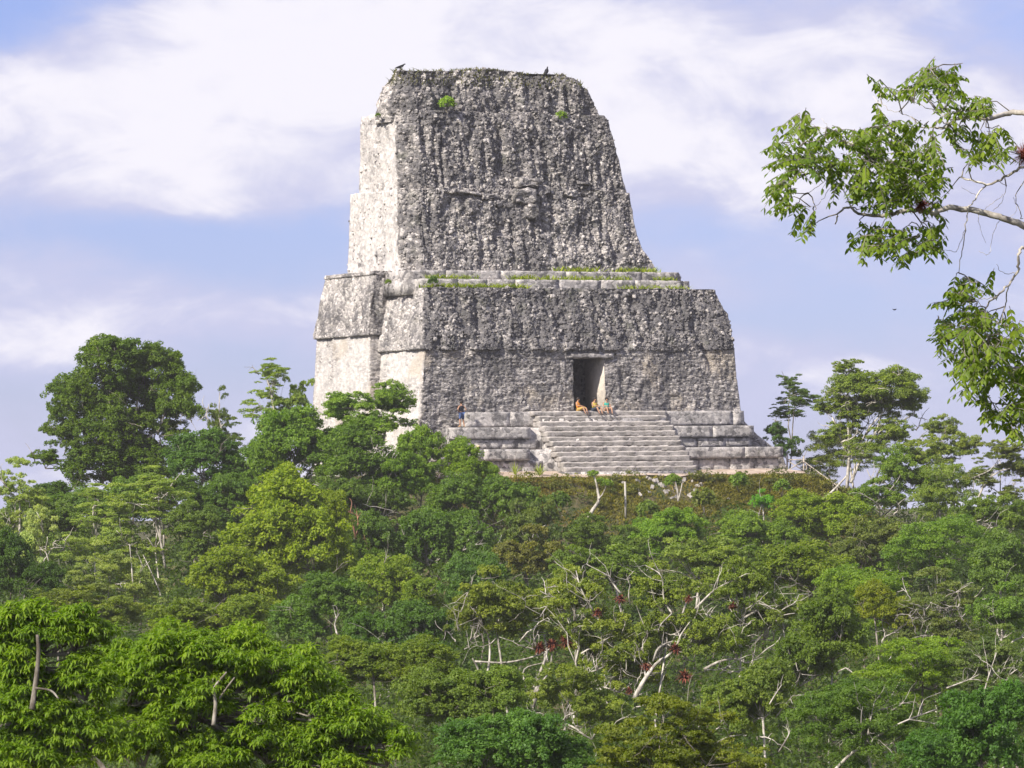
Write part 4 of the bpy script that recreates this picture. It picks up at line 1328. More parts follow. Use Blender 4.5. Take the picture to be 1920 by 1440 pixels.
tree('dark tree with a long pale leaning bough at the bottom right', 'dark_tree', 'umbrella', [(1620, 1320, 95, 50), (1560, 1350, 80, 50), (1680, 1380, 90, 50)], 146, (.058, .100, .028), M_BARKW, limbs=[(((1560, 1450), (1600, 1410), (1655, 1375), (1690, 1355), (1755, 1330)), 7, 3, 1), (((1625, 1395), (1632, 1350), (1640, 1315)), 5, 2, 1), (((1652, 1375), (1658, 1345), (1690, 1320)), 4, 2, 1), (((1460, 1410), (1475, 1385), (1482, 1370)), 3, 2, 1), (((1443, 1320), (1455, 1300), (1465, 1285)), 3, 1.5, 1)])
tree('dark bluish-green tree in the bottom right corner', 'dark_tree', 'round', [(1840, 1370, 100, 75), (1750, 1420, 80, 50)], 136, (.042, .090, .030))
tree('green tree at the right edge above the dark corner tree', 'bushy_tree', 'round', [(1890, 1320, 50, 40)], 150, (.055, .120, .032))
# --- front
tree('small-leaved olive tree just beyond the large-leaved trees', 'olive_tree', 'round', [(700, 1250, 85, 40), (790, 1240, 80, 36), (650, 1225, 50, 30)], 178, (.088, .122, .028))
tree('mid green small-leaved tree in front of the two pale trunks', 'bushy_tree', 'round', [(870, 1310, 80, 52), (800, 1300, 70, 46), (940, 1290, 60, 40)], 158, (.080, .118, .034), M_BARK)
tree('olive tree in front of the thick forked bough', 'olive_tree', 'open', [(1060, 1290, 75, 55), (1110, 1340, 75, 50)], 172, (.098, .128, .036), M_BARKW)
tree('dark bluish-green tree at the bottom edge, right of the large-leaved trees', 'dark_tree', 'round', [(900, 1400, 95, 55), (990, 1390, 85, 55), (1060, 1430, 70, 45)], 132, (.052, .102, .034))
tree('soft olive-green tree at the bottom edge right of centre', 'olive_tree', 'feather', [(1230, 1380, 105, 75), (1330, 1410, 100, 75), (1180, 1430, 90, 50), (1290, 1340, 80, 40), (1400, 1440, 80, 60)], 112, (.088, .108, .022), M_BARK, nl=10)


def palm_tree(label, crowns, Y, color, seed, limbs):
    s = Y / F
    c0 = P(crowns[0][0], crowns[0][1], Y)
    gz = float(terrain_z(c0.x, c0.y))
    root = empty('large_leaved_tree', (c0.x, c0.y, gz), label, 'tree')
    off = np.array([c0.x, c0.y, gz])
    mb = MB()
    r = np.random.default_rng(seed)
    hub = np.array(P(crowns[0][0], crowns[0][1] + crowns[0][3] * 1.1, Y))
    tp = bez((c0.x, c0.y, gz - .3), hub, .04, 0, 7, r)
    mb.tube(tp - off, np.linspace(.2, .08, 7), 8)
    for i, (px, py, rx, ry) in enumerate(crowns):
        me, cc, C = palmate_crown(seed + i, (rx * s, rx * s, ry * s * 1.5), int(3600 * (rx * ry) / (170 * 110)))
        ctr = np.array(P(px, py, Y))
        obj('crown', me, root, ctr - off, None, None, color)
        mid = bez(hub, ctr - np.array([0, 0, ry * s * .4]), .1, .05, 6, r)
        mb.tube(mid - off, np.linspace(.055, .03, 6), 6)
        for q in cc[:18]:
            pth = bez(mid[r.integers(1, 6)], ctr + q, .2, .1, 6, r)
            mb.tube(pth - off, np.linspace(.022, .01, 6), 5)
            near = C[np.argsort(((C - q) ** 2).sum(1))[:9]]
            for e in near:
                mb.tube(np.array([pth[-2], (pth[-2] + ctr + e) / 2 + r.normal(0, .04, 3), ctr + e]) - off, [.012, .009, .005], 3, False)
    for (pts, r0, r1) in limbs:
        pth = smooth_path(px_path(pts, Y - .8, .1))
        mb.tube(pth - off, np.linspace(r0 * s, r1 * s, len(pth)) * .6, 7)
    obj('trunk', mb.mesh('trunk', [M_BARK], True), root)


palm_tree('large-leaved tree with drooping leaf hands filling the bottom left', [(330, 1245, 115, 70), (450, 1265, 110, 80), (240, 1290, 115, 80), (370, 1345, 125, 85), (540, 1310, 105, 80), (500, 1400, 125, 80), (640, 1385, 105, 70), (270, 1405, 125, 80), (725, 1415, 80, 55), (390, 1440, 120, 60), (600, 1450, 120, 60)], 92, (.084, .134, .021), 11, [(((400, 1360), (404, 1320), (402, 1290), (425, 1260)), 7, 3), (((404, 1320), (425, 1290), (440, 1270)), 4, 2), (((205, 1460), (190, 1435), (170, 1418)), 9, 8)])
palm_tree('large-leaved tree at the left edge with a dark upright trunk showing', [(40, 1185, 95, 50), (140, 1200, 90, 55), (30, 1260, 85, 65), (160, 1290, 80, 55), (60, 1350, 110, 65), (160, 1390, 100, 60), (60, 1430, 120, 60)], 86, (.080, .130, .021), 31, [(((60, 1330), (68, 1270), (72, 1225), (70, 1190)), 9, 5), (((66, 1290), (95, 1295), (110, 1310)), 4, 3)])


# ------------------------------------------------------------------ mass of lesser canopy and undergrowth between the trees
def leaf_mass():
    r = np.random.default_rng(17)
    Vs, Qs, Ts, n = [], [], [], 0
    # small crowns under the named ones
    spots = []
    for Y in np.arange(112, 352, 7.5):
        half = 1100 / F * Y
        k = int(2 * half / 3.6)
        for x in np.linspace(-half, half, k):
            spots.append((x + r.normal(0, 1.2), Y + r.normal(0, 2.5)))
    P0 = PROTO['round'][1][0]
    nv = len(P0.vertices)
    co = np.empty(nv * 3, np.float32); P0.vertices.foreach_get('co', co); co = co.reshape(-1, 4, 3)
    for (x, y) in spots:
        u, v = local_uv(x, y)
        if -5 < u < WID + 5 and v > -14:
            continue
        gz = float(terrain_z(x, y))
        # ceiling: stay below the canopy line seen in the picture
        Y = y
        pyl = np.interp(Y, [90, 150, 210, 260, 300, 345], [1560, 1430, 1270, 1140, 1020, 900])
        top = float(P(960, pyl + 55, Y).z)
        rad = r.uniform(1.8, 3.2)
        zc = max(gz + .6, min(top - rad * .8, gz + 16))
        sel = r.choice(len(co), 720, replace=False)
        a = r.uniform(0, 6.28)
        c = co[sel] - co[sel].mean(1, keepdims=True)
        ctr = co[sel].mean(1, keepdims=True)
        q = ctr * rad * np.array([1, 1, 1.25]) + c * (2.0 + 2.2 * y / 345)
        ca, sa = math.cos(a), math.sin(a)
        q = np.stack([q[..., 0] * ca - q[..., 1] * sa, q[..., 0] * sa + q[..., 1] * ca, q[..., 2]], -1) + np.array([x, y, zc])
        Vs.append(q.reshape(-1, 3))
        Ts.append(np.repeat(r.uniform(.1, .6) + r.uniform(-.1, .3, len(sel)), 4))
    V = np.concatenate(Vs)
    Q = np.arange(len(V)).reshape(-1, 4)
    o = obj('forest_foliage', mk_mesh('forest_foliage', V, Q, [M_LEAF], False, {'tint': np.concatenate(Ts)}), color=(.036, .058, .017))
    tag(o, 'mass of lower jungle foliage between the trees', 'foliage', kind='stuff')
    print('foliage quads', len(Q), 'spots', len(Vs))


leaf_mass()


def blades(name, pts, h, color, label, r, wid=.05, kind='stuff', lean=.8, parent=None):
    n = len(pts)
    pts = np.asarray(pts)
    a = r.uniform(0, 6.28, n)
    t = np.stack([np.cos(a), np.sin(a), np.zeros(n)], 1)
    hh = h * r.uniform(.4, 1.3, n)
    tip = pts + np.stack([r.normal(0, lean, n) * hh, r.normal(0, lean, n) * hh, hh], 1)
    mid = (pts * .5 + tip * .5) + np.array([0, 0, .12]) * hh[:, None]
    w = wid * r.uniform(.6, 1.4, n)[:, None]
    V = np.stack([pts - t * w, pts + t * w, mid + t * w * .7, tip, mid - t * w * .7], 1).reshape(-1, 3)
    b = (np.arange(n) * 5)[:, None]
    me = mk_mesh(name, V, [b + np.array([[0, 1, 2, 4]]), b + np.array([[4, 2, 3]])], [M_LEAF], False, {'tint': np.repeat(r.uniform(0, 1, n), 5)})
    o = obj(name, me, parent, color=color)
    if parent is None:
        tag(o, label, 'grass', kind=kind)
    else:
        o['kind'] = kind
    return o


def slope_cover():
    r = np.random.default_rng(23)
    # dry grass and low herbs on the bare bank under the stairs
    n = 44000
    u = r.uniform(-3, WID + 5, n); v = -6.5 - np.abs(r.normal(0, 3.2, n))
    keep = fbm(np.stack([u * .6, v * .6, u * 0], 1), 3, 2) > -.7
    keep &= ~((np.abs(u - DOOR_C - 1.0) < 2.0) & (v > -9.6) & (r.random(n) < .85))
    u, v = u[keep], v[keep]
    x = O.x + UA.x * u + VA.x * v; y = O.y + UA.y * u + VA.y * v
    z = terrain_z(x, y) - .02
    pts = np.stack([x, y, z], 1)
    dry = fbm(pts * .45, 3, 8) > .1
    blades('dry_grass', pts[dry], .16, (.105, .088, .044), 'dry brownish grass on the bank under the stairs', r, .05)
    blades('bank_grass', pts[~dry], .18, (.085, .080, .028), 'green grass and herbs on the bank under the stairs', r, .06)
    # low scrub on the bank
    P0 = PROTO['open'][0][0]
    co = np.empty(len(P0.vertices) * 3, np.float32); P0.vertices.foreach_get('co', co); co = co.reshape(-1, 4, 3)
    Vs, Ts = [], []
    for i in range(170):
        uu = r.uniform(-2, WID + 5); vv = -7.0 - abs(r.normal(0, 3.0))
        if abs(uu - DOOR_C - 1) < 2.2 and vv > -10:
            continue
        q = world(uu, vv, 0); zz = float(terrain_z(q.x, q.y))
        rad = r.uniform(.3, 1.0)
        sel = r.choice(len(co), 130, replace=False)
        cn = co[sel].mean(1, keepdims=True)
        Vs.append(((co[sel] - cn) * 2.4 + cn * rad * np.array([1, 1, .8]) + np.array([q.x, q.y, zz + rad * .3])).reshape(-1, 3))
        Ts.append(np.full(130 * 4, r.uniform(0, 1)))
    V = np.concatenate(Vs)
    o = obj('bank_scrub', mk_mesh('bank_scrub', V, np.arange(len(V)).reshape(-1, 4), [M_LEAF], False, {'tint': np.concatenate(Ts)}), color=(.085, .090, .032))
    tag(o, 'low scrub scattered over the bank under the stairs', 'scrub', kind='stuff')
    # grass on the temple's ledges and top: parts of the temple mass
    lines = []
    for (p0, p1, py, v, dens) in [(795, 925, 530, 2.0, 420), (1010, 1180, 508, 3.0, 260), (960, 1000, 516, 3.0, 120), (1040, 1120, 508, 3.6, 160), (1150, 1230, 510, 3.6, 160), (800, 890, 520, 3.0, 200), (930, 985, 530, 2.0, 150), (1160, 1290, 533, 2.0, 150), (1230, 1260, 520, 3.0, 100)]:
        u0, z = uz(p0, py, v); u1, _ = uz(p1, py, v)
        zz = Z_TOP if v == 2.0 else (Z_R2 if v == 3.0 else Z_R3)
        m = dens
        uu = r.uniform(u0, u1, m) + r.normal(0, .25, m)
        vv = v + r.uniform(-.35, .12, m)
        lines.append(np.stack([uu, vv, np.full(m, zz - Z_G - .03)], 1))
    blades('ledge_grass', np.concatenate(lines), .34, (.120, .150, .030), '', r, .05, parent=temple)
    ztop = max(v.co.z for v in combs[2].data.vertices)
    ii = [v.co[:] for v in combs[2].data.vertices if v.co.z > ztop - 1.3]
    ii = np.array(ii)[r.integers(0, len(ii), 1400)]
    blades('summit_grass', ii - np.array([0, 0, .03]), .22, (.085, .085, .055), '', r, .035, parent=temple)


slope_cover()


def shrub(label, px, py, rpx, Y, color, name='small_shrub', leaf_kind='round', tz=None):
    s = Y / F
    c = P(px, py, Y)
    root = empty(name, (c.x, c.y, c.z - rpx * s * .8), label, 'shrub')
    me = PROTO_SMALL
    obj('foliage', me, root, (0, 0, rpx * s * .8), (0, 0, px), (rpx * s, rpx * s, rpx * s), color)
    mb = MB()
    r = np.random.default_rng(int(px))
    for k in range(5):
        e = r.normal(0, .45, 3) * rpx * s + np.array([0, 0, rpx * s * .8])
        mb.tube(bez((0, 0, -.1), e, .2, .1, 5, r), np.linspace(.02, .006, 5), 4)
    obj('stem', mb.mesh('stem', [M_BARK], True), root)


PROTO_SMALL = crown_proto('round', 5, 900, .26)[0]


def depth_at(u_px, v):
    # camera distance of the temple plane v at a picture column
    d = ray(u_px, 600)
    q = O + VA * v
    t = (q - CAM).dot(VA) / d.dot(VA)
    return (CAM + d * t).y


shrub('fern-green bush growing high on the roof comb', 838, 196, 17, depth_at(838, 5.4), (.130, .200, .050))
shrub('small weed growing on the left shoulder of the roof comb', 709, 217, 6, depth_at(709, 7.5), (.07, .11, .03))
shrub('dark green bush on the roof ledge beside the front corner', 812, 528, 12, depth_at(812, 1.6), (.045, .085, .022))
shrub('green tuft on the roof comb\'s upper right ledge', 1052, 220, 13, depth_at(1052, 5.6), (.110, .170, .030))
shrub('little weed on the corner wall top', 728, 530, 7, depth_at(728, 3.0), (.09, .13, .03))
shrub('bright low shrub on the bank right of the wooden post', 1262, 905, 18, 335, (.085, .135, .030))
shrub('round green shrub at the head of the bank below the railing', 1385, 905, 20, 336, (.080, .125, .032))
shrub('low green shrub on the bank left of the leaning white trunk', 1050, 945, 26, 333, (.055, .090, .028))
shrub('grey-green shrub on the bank beside the pale post', 1215, 960, 24, 330, (.080, .115, .036))
shrub('dull shrub on the bank below the right terrace', 1320, 940, 28, 331, (.085, .105, .036))
shrub('leafy shrub at the end of the wooden railing', 1466, 915, 18, 338, (.085, .135, .032))


def bank_things():
    r = np.random.default_rng(3)
    # leaning white trunk
    def slim(label, pts, r0, r1, crowns, Y, color, forks=()):
        s = Y / F
        b = P(pts[0][0], pts[0][1], Y)
        root = empty('young_tree', b, label, 'tree')
        off = np.array(b)
        mb = MB()
        pth = smooth_path(px_path(pts, Y, .1))
        mb.tube(pth - off, np.linspace(r0 * s, r1 * s, len(pth)), 7)
        for f in forks:
            q = smooth_path(px_path(f, Y, .1))
            mb.tube(q - off, np.linspace(r1 * s, r1 * s * .5, len(q)), 6)
        obj('trunk', mb.mesh('trunk', [M_BARKW], True), root)
        for (px, py, rp) in crowns:
            obj('crown', PROTO_SMALL, root, np.array(P(px, py, Y)) - off, (0, 0, px), (rp * s, rp * s, rp * s * .7), color)
    slim('young tree with a leaning white trunk on the bank below the stairs', [(1104, 972), (1110, 958), (1122, 940), (1121, 922), (1118, 905), (1113, 892)], 4, 1.6, [(1112, 890, 13), (1138, 908, 15), (1126, 902, 11)], 331, (.11, .165, .04), [[(1122, 936), (1130, 926), (1137, 910)]])
    slim('young tree with two thin pale stems on the bank', [(1272, 940), (1270, 920), (1266, 902)], 2, 1.5, [(1268, 898, 11)], 333, (.09, .135, .035), [[(1272, 938), (1277, 918), (1279, 905)]])
    # pale wooden post
    p = P(1173, 958, 332)
    mb = MB()
    h = 55 * 332 / F
    mb.tube([(0, 0, -.4), (0, 0, h * .5), (0, 0, h - .03), (0, 0, h)], [.07, .066, .062, .05], 10)
    tag(obj('wooden_post', mb.mesh('wooden_post', [M_WOODP], True), None, p), 'straight pale wooden post standing on the bank below the stairs', 'post')
    # tumbled stones below the stairs
    rk = [rock_mesh('tumbled_stone', 50 + s, 2, [M_STEP]) for s in range(6)]
    k = 0
    for i in range(44):
        u = DOOR_C + r.normal(1.0, 1.6); v = -5.9 - r.uniform(0, 3.6)
        q = world(u, v, 0)
        z = float(terrain_z(q.x, q.y))
        s = r.uniform(.08, .20)
        px, py = project((q.x, q.y, z))
        o = obj('tumbled_stone', rk[i % 6], None, (q.x, q.y, z + s * .12), tuple(r.uniform(0, 6, 3)), (s * 1.3, s, s * .7))
        tag(o, 'pale tumbled stone in the rubble spill below the middle of the stairs', 'stone', 'stones of the rubble spill below the stairs')
    # rosette plants at the foot of the left terrace
    for (px, py, n_, lab) in [(1012, 892, 26, 'spiky rosette plant at the stairs\' near corner'), (966, 890, 18, 'spiky plant at the foot of the lower terrace, left of the stairs')]:
        c = P(px, py, depth_at(px, -5.6))
        mb = MB()
        for i in range(n_):
            a = i * 2.4; el = .5 + .9 * (i / n_)
            d = np.array([math.cos(a) * math.cos(el), math.sin(a) * math.cos(el), math.sin(el)])
            L = .75 + .3 * r.random()
            sd = np.array([-math.sin(a), math.cos(a), 0])
            e = d * L + np.array([0, 0, -.25 * (1 - i / n_)])
            m = d * L * .5
            mb.add([-sd * .03, sd * .03, m + sd * .045, e, m - sd * .045], [[0, 1, 2, 4]], [[4, 2, 3]])
        me = mb.mesh('leaf_rosette', [M_LEAF], False, {'tint': np.full(mb.n, .6)})
        tag(obj('rosette_plant', me, None, c, color=(.13, .16, .07)), lab, 'plant')


M_WOODP = bark_material('pale_post', (.34, .31, .27), (.50, .47, .42))
bank_things()


def railing():
    """wooden walkway railing going down from the temple's corner"""
    Y = depth_at(1480, -3.4)
    A = P(1474, 884, Y)
    root = empty('wooden_railing', A, 'wooden walkway railing with cross braces and slim posts leading down at the temple corner', 'railing')
    off = np.array(A)
    s = Y / F
    def beam(name, p0, p1, rad):
        mb = MB()
        a, b = np.array(p0), np.array(p1)
        mb.tube(np.array([a, a * .5 + b * .5, b]) - off, [rad, rad * .95, rad * .9], 6)
        obj(name, mb.mesh(name, [M_WOOD], True), root)
    beam('post', P(1476, 900, Y), P(1476, 852, Y), .06)
    beam('post', P(1507, 905, Y), P(1507, 855, Y), .06)
    beam('top_rail', P(1474, 862, Y), P(1512, 862, Y), .045)
    beam('bottom_rail', P(1474, 882, Y), P(1510, 883, Y), .045)
    beam('cross_brace', P(1477, 864, Y), P(1506, 882, Y - .08), .04)
    beam('cross_brace', P(1477, 882, Y), P(1506, 864, Y - .16), .04)
    n = 9
    for i in range(n):
        px = 1512 + i * 7.2; py = 868 + i * 5.4
        beam('post', P(px, py + 34, Y - .6 * i), P(px, py, Y - .6 * i), .045)
    beam('handrail', P(1508, 866, Y), P(1574, 914, Y - 5.2), .045)
    beam('walkway_stringer', P(1508, 893, Y - .1), P(1574, 938, Y - 5.3), .09)
    for i in range(8):
        px = 1512 + i * 8.0; py = 893 + i * 5.6
        q = P(px, py, Y - .65 * i - .2)
        mb = MB(); mb.box((-.5, -.02, -.04), (.5, .3, .04))
        obj('plank', mb.mesh('plank', [M_WOOD]), root, Vector(q) - A, (0, 0, .5))


railing()


# ------------------------------------------------------------------ red air plants
def bromeliad_mesh(seed):
    r = np.random.default_rng(seed)
    mb = MB()
    for i in range(120):
        d = r.normal(size=3); d /= np.linalg.norm(d); d[2] = d[2] * .8 + .15
        sd = np.cross(d, [0.2, .1, 1]); sd /= np.linalg.norm(sd) + 1e-6
        L = r.uniform(.55, 1.1)
        m = d * L * .55 + np.array([0, 0, .08]); e = d * L + np.array([0, 0, -.12])
        mb.add([-sd * .05, sd * .05, m + sd * .075, e, m - sd * .075], [[0, 1, 2, 4]], [[4, 2, 3]])
    return mb.mesh('red_air_plant', [M_BROM])


M_BROM = simple('rust_red_leaf', (.21, .065, .038), .7, .2, .5, 9)
BROMS = [bromeliad_mesh(i) for i in range(3)]
for i, (px, py, rp, Y, lab) in enumerate([
        (1012, 1216, 17, 214, 'left end of the row of rust-red air plants on a white limb'), (1035, 1210, 18, 213.6, 'second rust-red air plant in the row on a white limb'),
        (1062, 1206, 19, 213.4, 'largest rust-red air plant in the row on a white limb'), (1083, 1210, 13, 213.2, 'right end of the row of rust-red air plants on a white limb'),
        (1163, 1124, 14, 206, 'upper rust-red air plant at a bough\'s bend'), (1120, 1150, 14, 206, 'brownish-red air plant left of the bough\'s bend'),
        (1266, 1218, 16, 202.5, 'round rust-red air plant on the thick forked bough'), (1284, 1270, 19, 202, 'large rust-red air plant hanging below the thick forked bough'),
        (1212, 1252, 12, 202.5, 'rust-red air plant at the foot of the thick forked bough'), (1291, 1124, 11, 202, 'red air plant inside a curl of white boughs'), (1374, 1137, 12, 208, 'rust-red air plant on the right-hand sweeping boughs'), (1180, 1296, 11, 203, 'dark red air plant low on the pale trunk'),
        (158, 1156, 13, 230, 'rust-red air plant above the large-leaved trees'), (182, 1172, 10, 230, 'small red air plant right of its larger neighbour above the large-leaved trees')]):
    s = Y / F
    o = obj('red_air_plant', BROMS[i % 3], None, P(px, py, Y - 4.6), (0, 0, i * 1.3), (rp * s * 1.25, rp * s * 1.25, rp * s))
    tag(o, lab, 'air plant', 'rust-red air plants on the boughs')


# ------------------------------------------------------------------ overhanging branch in the near right
def near_branch():
    Y = 46.0
    s = Y / F
    r = np.random.default_rng(77)
    bx, by = P(2330, 720, Y + 1.0).xy
    gz = float(terrain_z(bx, by))
    root = empty('pinnate_tree', (bx, by, gz), 'near tree reaching in from the right with white boughs and drooping feathery leaves', 'tree')
    off = np.array([bx, by, gz])
    mb = MB()
    hub = np.array(P(2320, 500, Y + 1))
    mb.tube(smooth_path(np.array([[bx, by, gz - .5], [bx + .2, by, gz + 9], hub, hub + np.array([.15, .2, 2.2])])) - off, np.linspace(.32, .14, 13), 10)
    paths = []
    def limb(pts, r0, r1, dep=.15, sides=7):
        p = smooth_path(px_path(pts, Y, dep), 5)
        n = len(p)
        p[1:-1] += r.normal(0, .006, (n - 2, 3))
        mb.tube(p - off, np.linspace(r0 * .42, r1 * .62, n) * s, sides)
        paths.append((p, r1))
        return p
    limb([(2310, 470), (2120, 300), (2000, 235), (1918, 211), (1885, 214), (1850, 223), (1812, 220), (1788, 228), (1772, 240)], 16, 4.5)
    limb([(1788, 228), (1765, 212), (1740, 203), (1713, 190)], 2.5, 1)
    limb([(1780, 232), (1760, 228), (1752, 238), (1760, 240), (1785, 228)], 3, 2.5)
    limb([(1772, 240), (1740, 240), (1700, 236), (1668, 235), (1656, 245)], 3.5, 1.5)
    limb([(1740, 240), (1700, 215), (1665, 205), (1636, 180)], 1.6, .8)
    limb([(1785, 230), (1770, 190), (1760, 160), (1745, 130)], 2.2, 1)
    limb([(1785, 232), (1765, 250), (1748, 262)], 2.5, 1.5)
    limb([(2310, 560), (2100, 480), (1990, 448), (1920, 424), (1872, 405), (1820, 394), (1780, 390), (1745, 398), (1715, 394), (1690, 395), (1655, 404), (1615, 402), (1590, 388), (1572, 400), (1566, 420)], 20, 2)
    limb([(1712, 392), (1700, 360), (1690, 340), (1665, 320), (1640, 305), (1632, 300)], 5, 2.5)
    limb([(1632, 301), (1600, 305), (1560, 315), (1520, 325), (1490, 320)], 2.5, 1)
    limb([(1640, 305), (1610, 280), (1585, 270)], 2, 1)
    limb([(1560, 315), (1545, 340), (1515, 362)], 1.6, .8)
    limb([(1690, 342), (1715, 325), (1725, 318)], 3, 1.5)
    limb([(1600, 270), (1570, 262), (1530, 268), (1505, 250)], 1.6, .8)
    limb([(1566, 255), (1555, 240), (1540, 222)], 1.2, .5)
    limb([(1550, 240), (1525, 236), (1510, 225)], 1, .5)
    limb([(1700, 395), (1660, 412), (1650, 440), (1645, 470)], 2, .8)
    limb([(1745, 398), (1725, 430), (1735, 470)], 2, .8)
    limb([(1560, 350), (1535, 382), (1520, 388)], 1.4, .5)
    # bare twiggy boughs
    limb([(2120, 420), (1985, 330), (1918, 315), (1892, 329), (1850, 345), (1803, 332)], 8, 3)
    limb([(1848, 346), (1830, 370), (1816, 395), (1808, 440), (1802, 480), (1798, 512)], 4, 1)
    limb([(1870, 337), (1885, 350), (1880, 375), (1862, 395)], 1.6, .7)
    limb([(1880, 365), (1855, 385), (1845, 395)], 1.2, .5)
    limb([(1925, 330), (1905, 365), (1912, 395), (1918, 410)], 2.4, 1.2)
    limb([(1836, 365), (1818, 360), (1803, 350)], 1.2, .5)
    limb([(1810, 430), (1795, 470), (1775, 468), (1760, 475)], 1.4, .5)
    limb([(1880, 410), (1862, 440), (1855, 475), (1835, 470)], 1.4, .5)
    limb([(1835, 398), (1838, 430), (1848, 455)], 1.2, .5)
    limb([(1900, 370), (1905, 395), (1890, 410)], 1.1, .5)
    # lower right limb
    limb([(2300, 600), (2080, 520), (1960, 470), (1925, 462), (1910, 478), (1909, 505), (1895, 528), (1870, 555), (1848, 578), (1838, 610)], 10, 2)
    limb([(1890, 535), (1885, 570), (1878, 600), (1870, 640)], 3, 1.5)
    limb([(1909, 510), (1880, 512), (1868, 495)], 1.6, .6)
    limb([(1870, 556), (1845, 560), (1830, 565)], 1.8, .8)
    limb([(1872, 600), (1850, 640), (1840, 700), (1850, 740)], 2.2, .8)
    limb([(1870, 640), (1890, 690), (1900, 760)], 2.2, .8)
    limb([(1848, 578), (1815, 545), (1808, 520)], 1.6, .6)
    limb([(1838, 610), (1800, 620), (1770, 640)], 1.6, .6)
    limb([(1930, 470), (1945, 560), (1935, 640), (1915, 690)], 4, 1.2)
    trunk = obj('trunk', mb.mesh('trunk', [M_BARKW], True), root)
    # pinnate leaves
    ell = [(1750, 145, 48, 34, 26), (1715, 165, 26, 16, 8), (1775, 150, 32, 36, 14), (1832, 198, 42, 24, 22), (1780, 190, 25, 25, 10), (1645, 150, 14, 14, 3), (1655, 165, 14, 12, 4), (1690, 165, 14, 12, 4), (1500, 228, 34, 18, 10), (1512, 240, 26, 20, 8),
           (1475, 268, 34, 26, 10), (1490, 300, 40, 40, 26), (1465, 345, 22, 34, 15), (1480, 380, 26, 16, 8), (1540, 270, 40, 28, 18), (1590, 255, 50, 24, 24), (1640, 222, 20, 30, 10), (1625, 262, 40, 26, 20), (1690, 235, 34, 16, 12), (1560, 310, 50, 34, 24), (1620, 310, 50, 40, 28), (1670, 290, 46, 46, 30), (1720, 270, 44, 40, 26), (1745, 320, 36, 50, 28),
           (1700, 330, 40, 40, 24), (1640, 360, 50, 36, 24), (1845, 255, 34, 26, 18), (1825, 280, 26, 22, 10), (1875, 282, 22, 14, 7), (1880, 255, 20, 10, 4), (1800, 240, 30, 20, 10), (1590, 350, 30, 26, 10), (1680, 370, 40, 20, 14), (1500, 405, 26, 18, 6), (1512, 425, 14, 10, 3), (1625, 440, 36, 28, 18), (1665, 440, 34, 34, 20), (1700, 460, 24, 28, 12), (1740, 440, 34, 26, 16), (1755, 460, 18, 14, 6), (1645, 465, 30, 18, 10), (1750, 385, 22, 14, 6), (1720, 350, 26, 20, 10),
           (1812, 535, 30, 28, 16), (1785, 560, 28, 22, 10), (1850, 525, 16, 12, 4), (1800, 600, 42, 36, 30), (1775, 630, 24, 34, 12), (1840, 590, 34, 28, 18), (1850, 640, 50, 42, 40), (1805, 670, 34, 34, 24), (1830, 705, 44, 34, 34), (1880, 680, 40, 44, 32), (1900, 620, 26, 36, 18), (1905, 730, 28, 40, 22), (1860, 755, 36, 24, 14), (1890, 780, 32, 26, 14), (1910, 810, 16, 14, 6), (1930, 700, 40, 60, 20), (1940, 780, 40, 30, 12)]
    Vs, Qs, Ts, tt, n = [], [], [], [], 0
    tw = MB()
    allp = np.concatenate([p for p, _ in paths])
    for (ex, ey, rx, ry, cnt) in ell:
        for _ in range(int(cnt * .95)):
            a = r.uniform(0, 6.28); q = math.sqrt(r.uniform(0, 1))
            px, py = ex + rx * .85 * q * math.cos(a), ey + ry * .85 * q * math.sin(a)
            tgt = np.array(P(px, py, Y + r.normal(0, .45)))
            i = ((allp - tgt) ** 2).sum(1).argmin()
            src = allp[i]
            dv = tgt - src
            L = r.uniform(.17, .30)
            hd = np.array([dv[0], dv[1] * .5 + r.normal(0, .25), dv[2]])
            hd = hd / (np.linalg.norm(hd) + 1e-6) + r.normal(0, .5, 3)
            hd[2] = hd[2] * .5 - .10
            hd /= np.linalg.norm(hd)
            # rachis curve drooping
            tt_ = np.linspace(0, 1, 6)[:, None]
            st = tgt - hd * L * .5
            rc = st + hd * L * tt_ + np.array([0, 0, -.28]) * L * tt_ ** 2
            tw.tube(rc - off, [.0035, .003, .003, .0025, .002, .0015], 3, False)
            if _ % 3 == 0 and np.linalg.norm(st - src) < .9:
                tw.tube(bez(src, st, .2, .05, 4, r) - off, [.007, .006, .005, .004], 3, False)
            m = 5
            f = np.linspace(.12, .95, m)
            C = st + hd * L * f[:, None] + np.array([0, 0, -.28]) * L * f[:, None] ** 2
            side = np.cross(hd, [0, 0, 1.0]); side /= np.linalg.norm(side) + 1e-6
            up = np.cross(side, hd)
            for sg in (-1, 1):
                D = side * sg * .75 + hd * .45 - np.array([0, 0, r.uniform(.35, .95)]) + r.normal(0, .16, (m, 3))
                D /= np.linalg.norm(D, axis=1)[:, None]
                Lf = (r.uniform(.055, .082) * (1 - .25 * np.abs(f - .55)))[:, None]
                Bv = np.cross(D, up + r.normal(0, .2, (m, 3))); Bv /= np.linalg.norm(Bv, axis=1)[:, None]
                Nn = np.cross(Bv, D)
                w = Lf * .23
                V = np.stack([C, C + D * Lf * .35 + Bv * w - Nn * .004, C + D * Lf * .72 + Bv * w * .8 - Nn * .005, C + D * Lf - np.array([0, 0, .01]), C + D * Lf * .72 - Bv * w * .8 - Nn * .005, C + D * Lf * .35 - Bv * w - Nn * .004, C + D * Lf * .35, C + D * Lf * .72], 1)
                Vs.append(V.reshape(-1, 3) - off)
                base = (np.arange(m) * 8)[:, None] + n
                Qs += [base + np.array([[6, 1, 2, 7]]), base + np.array([[5, 6, 7, 4]])]
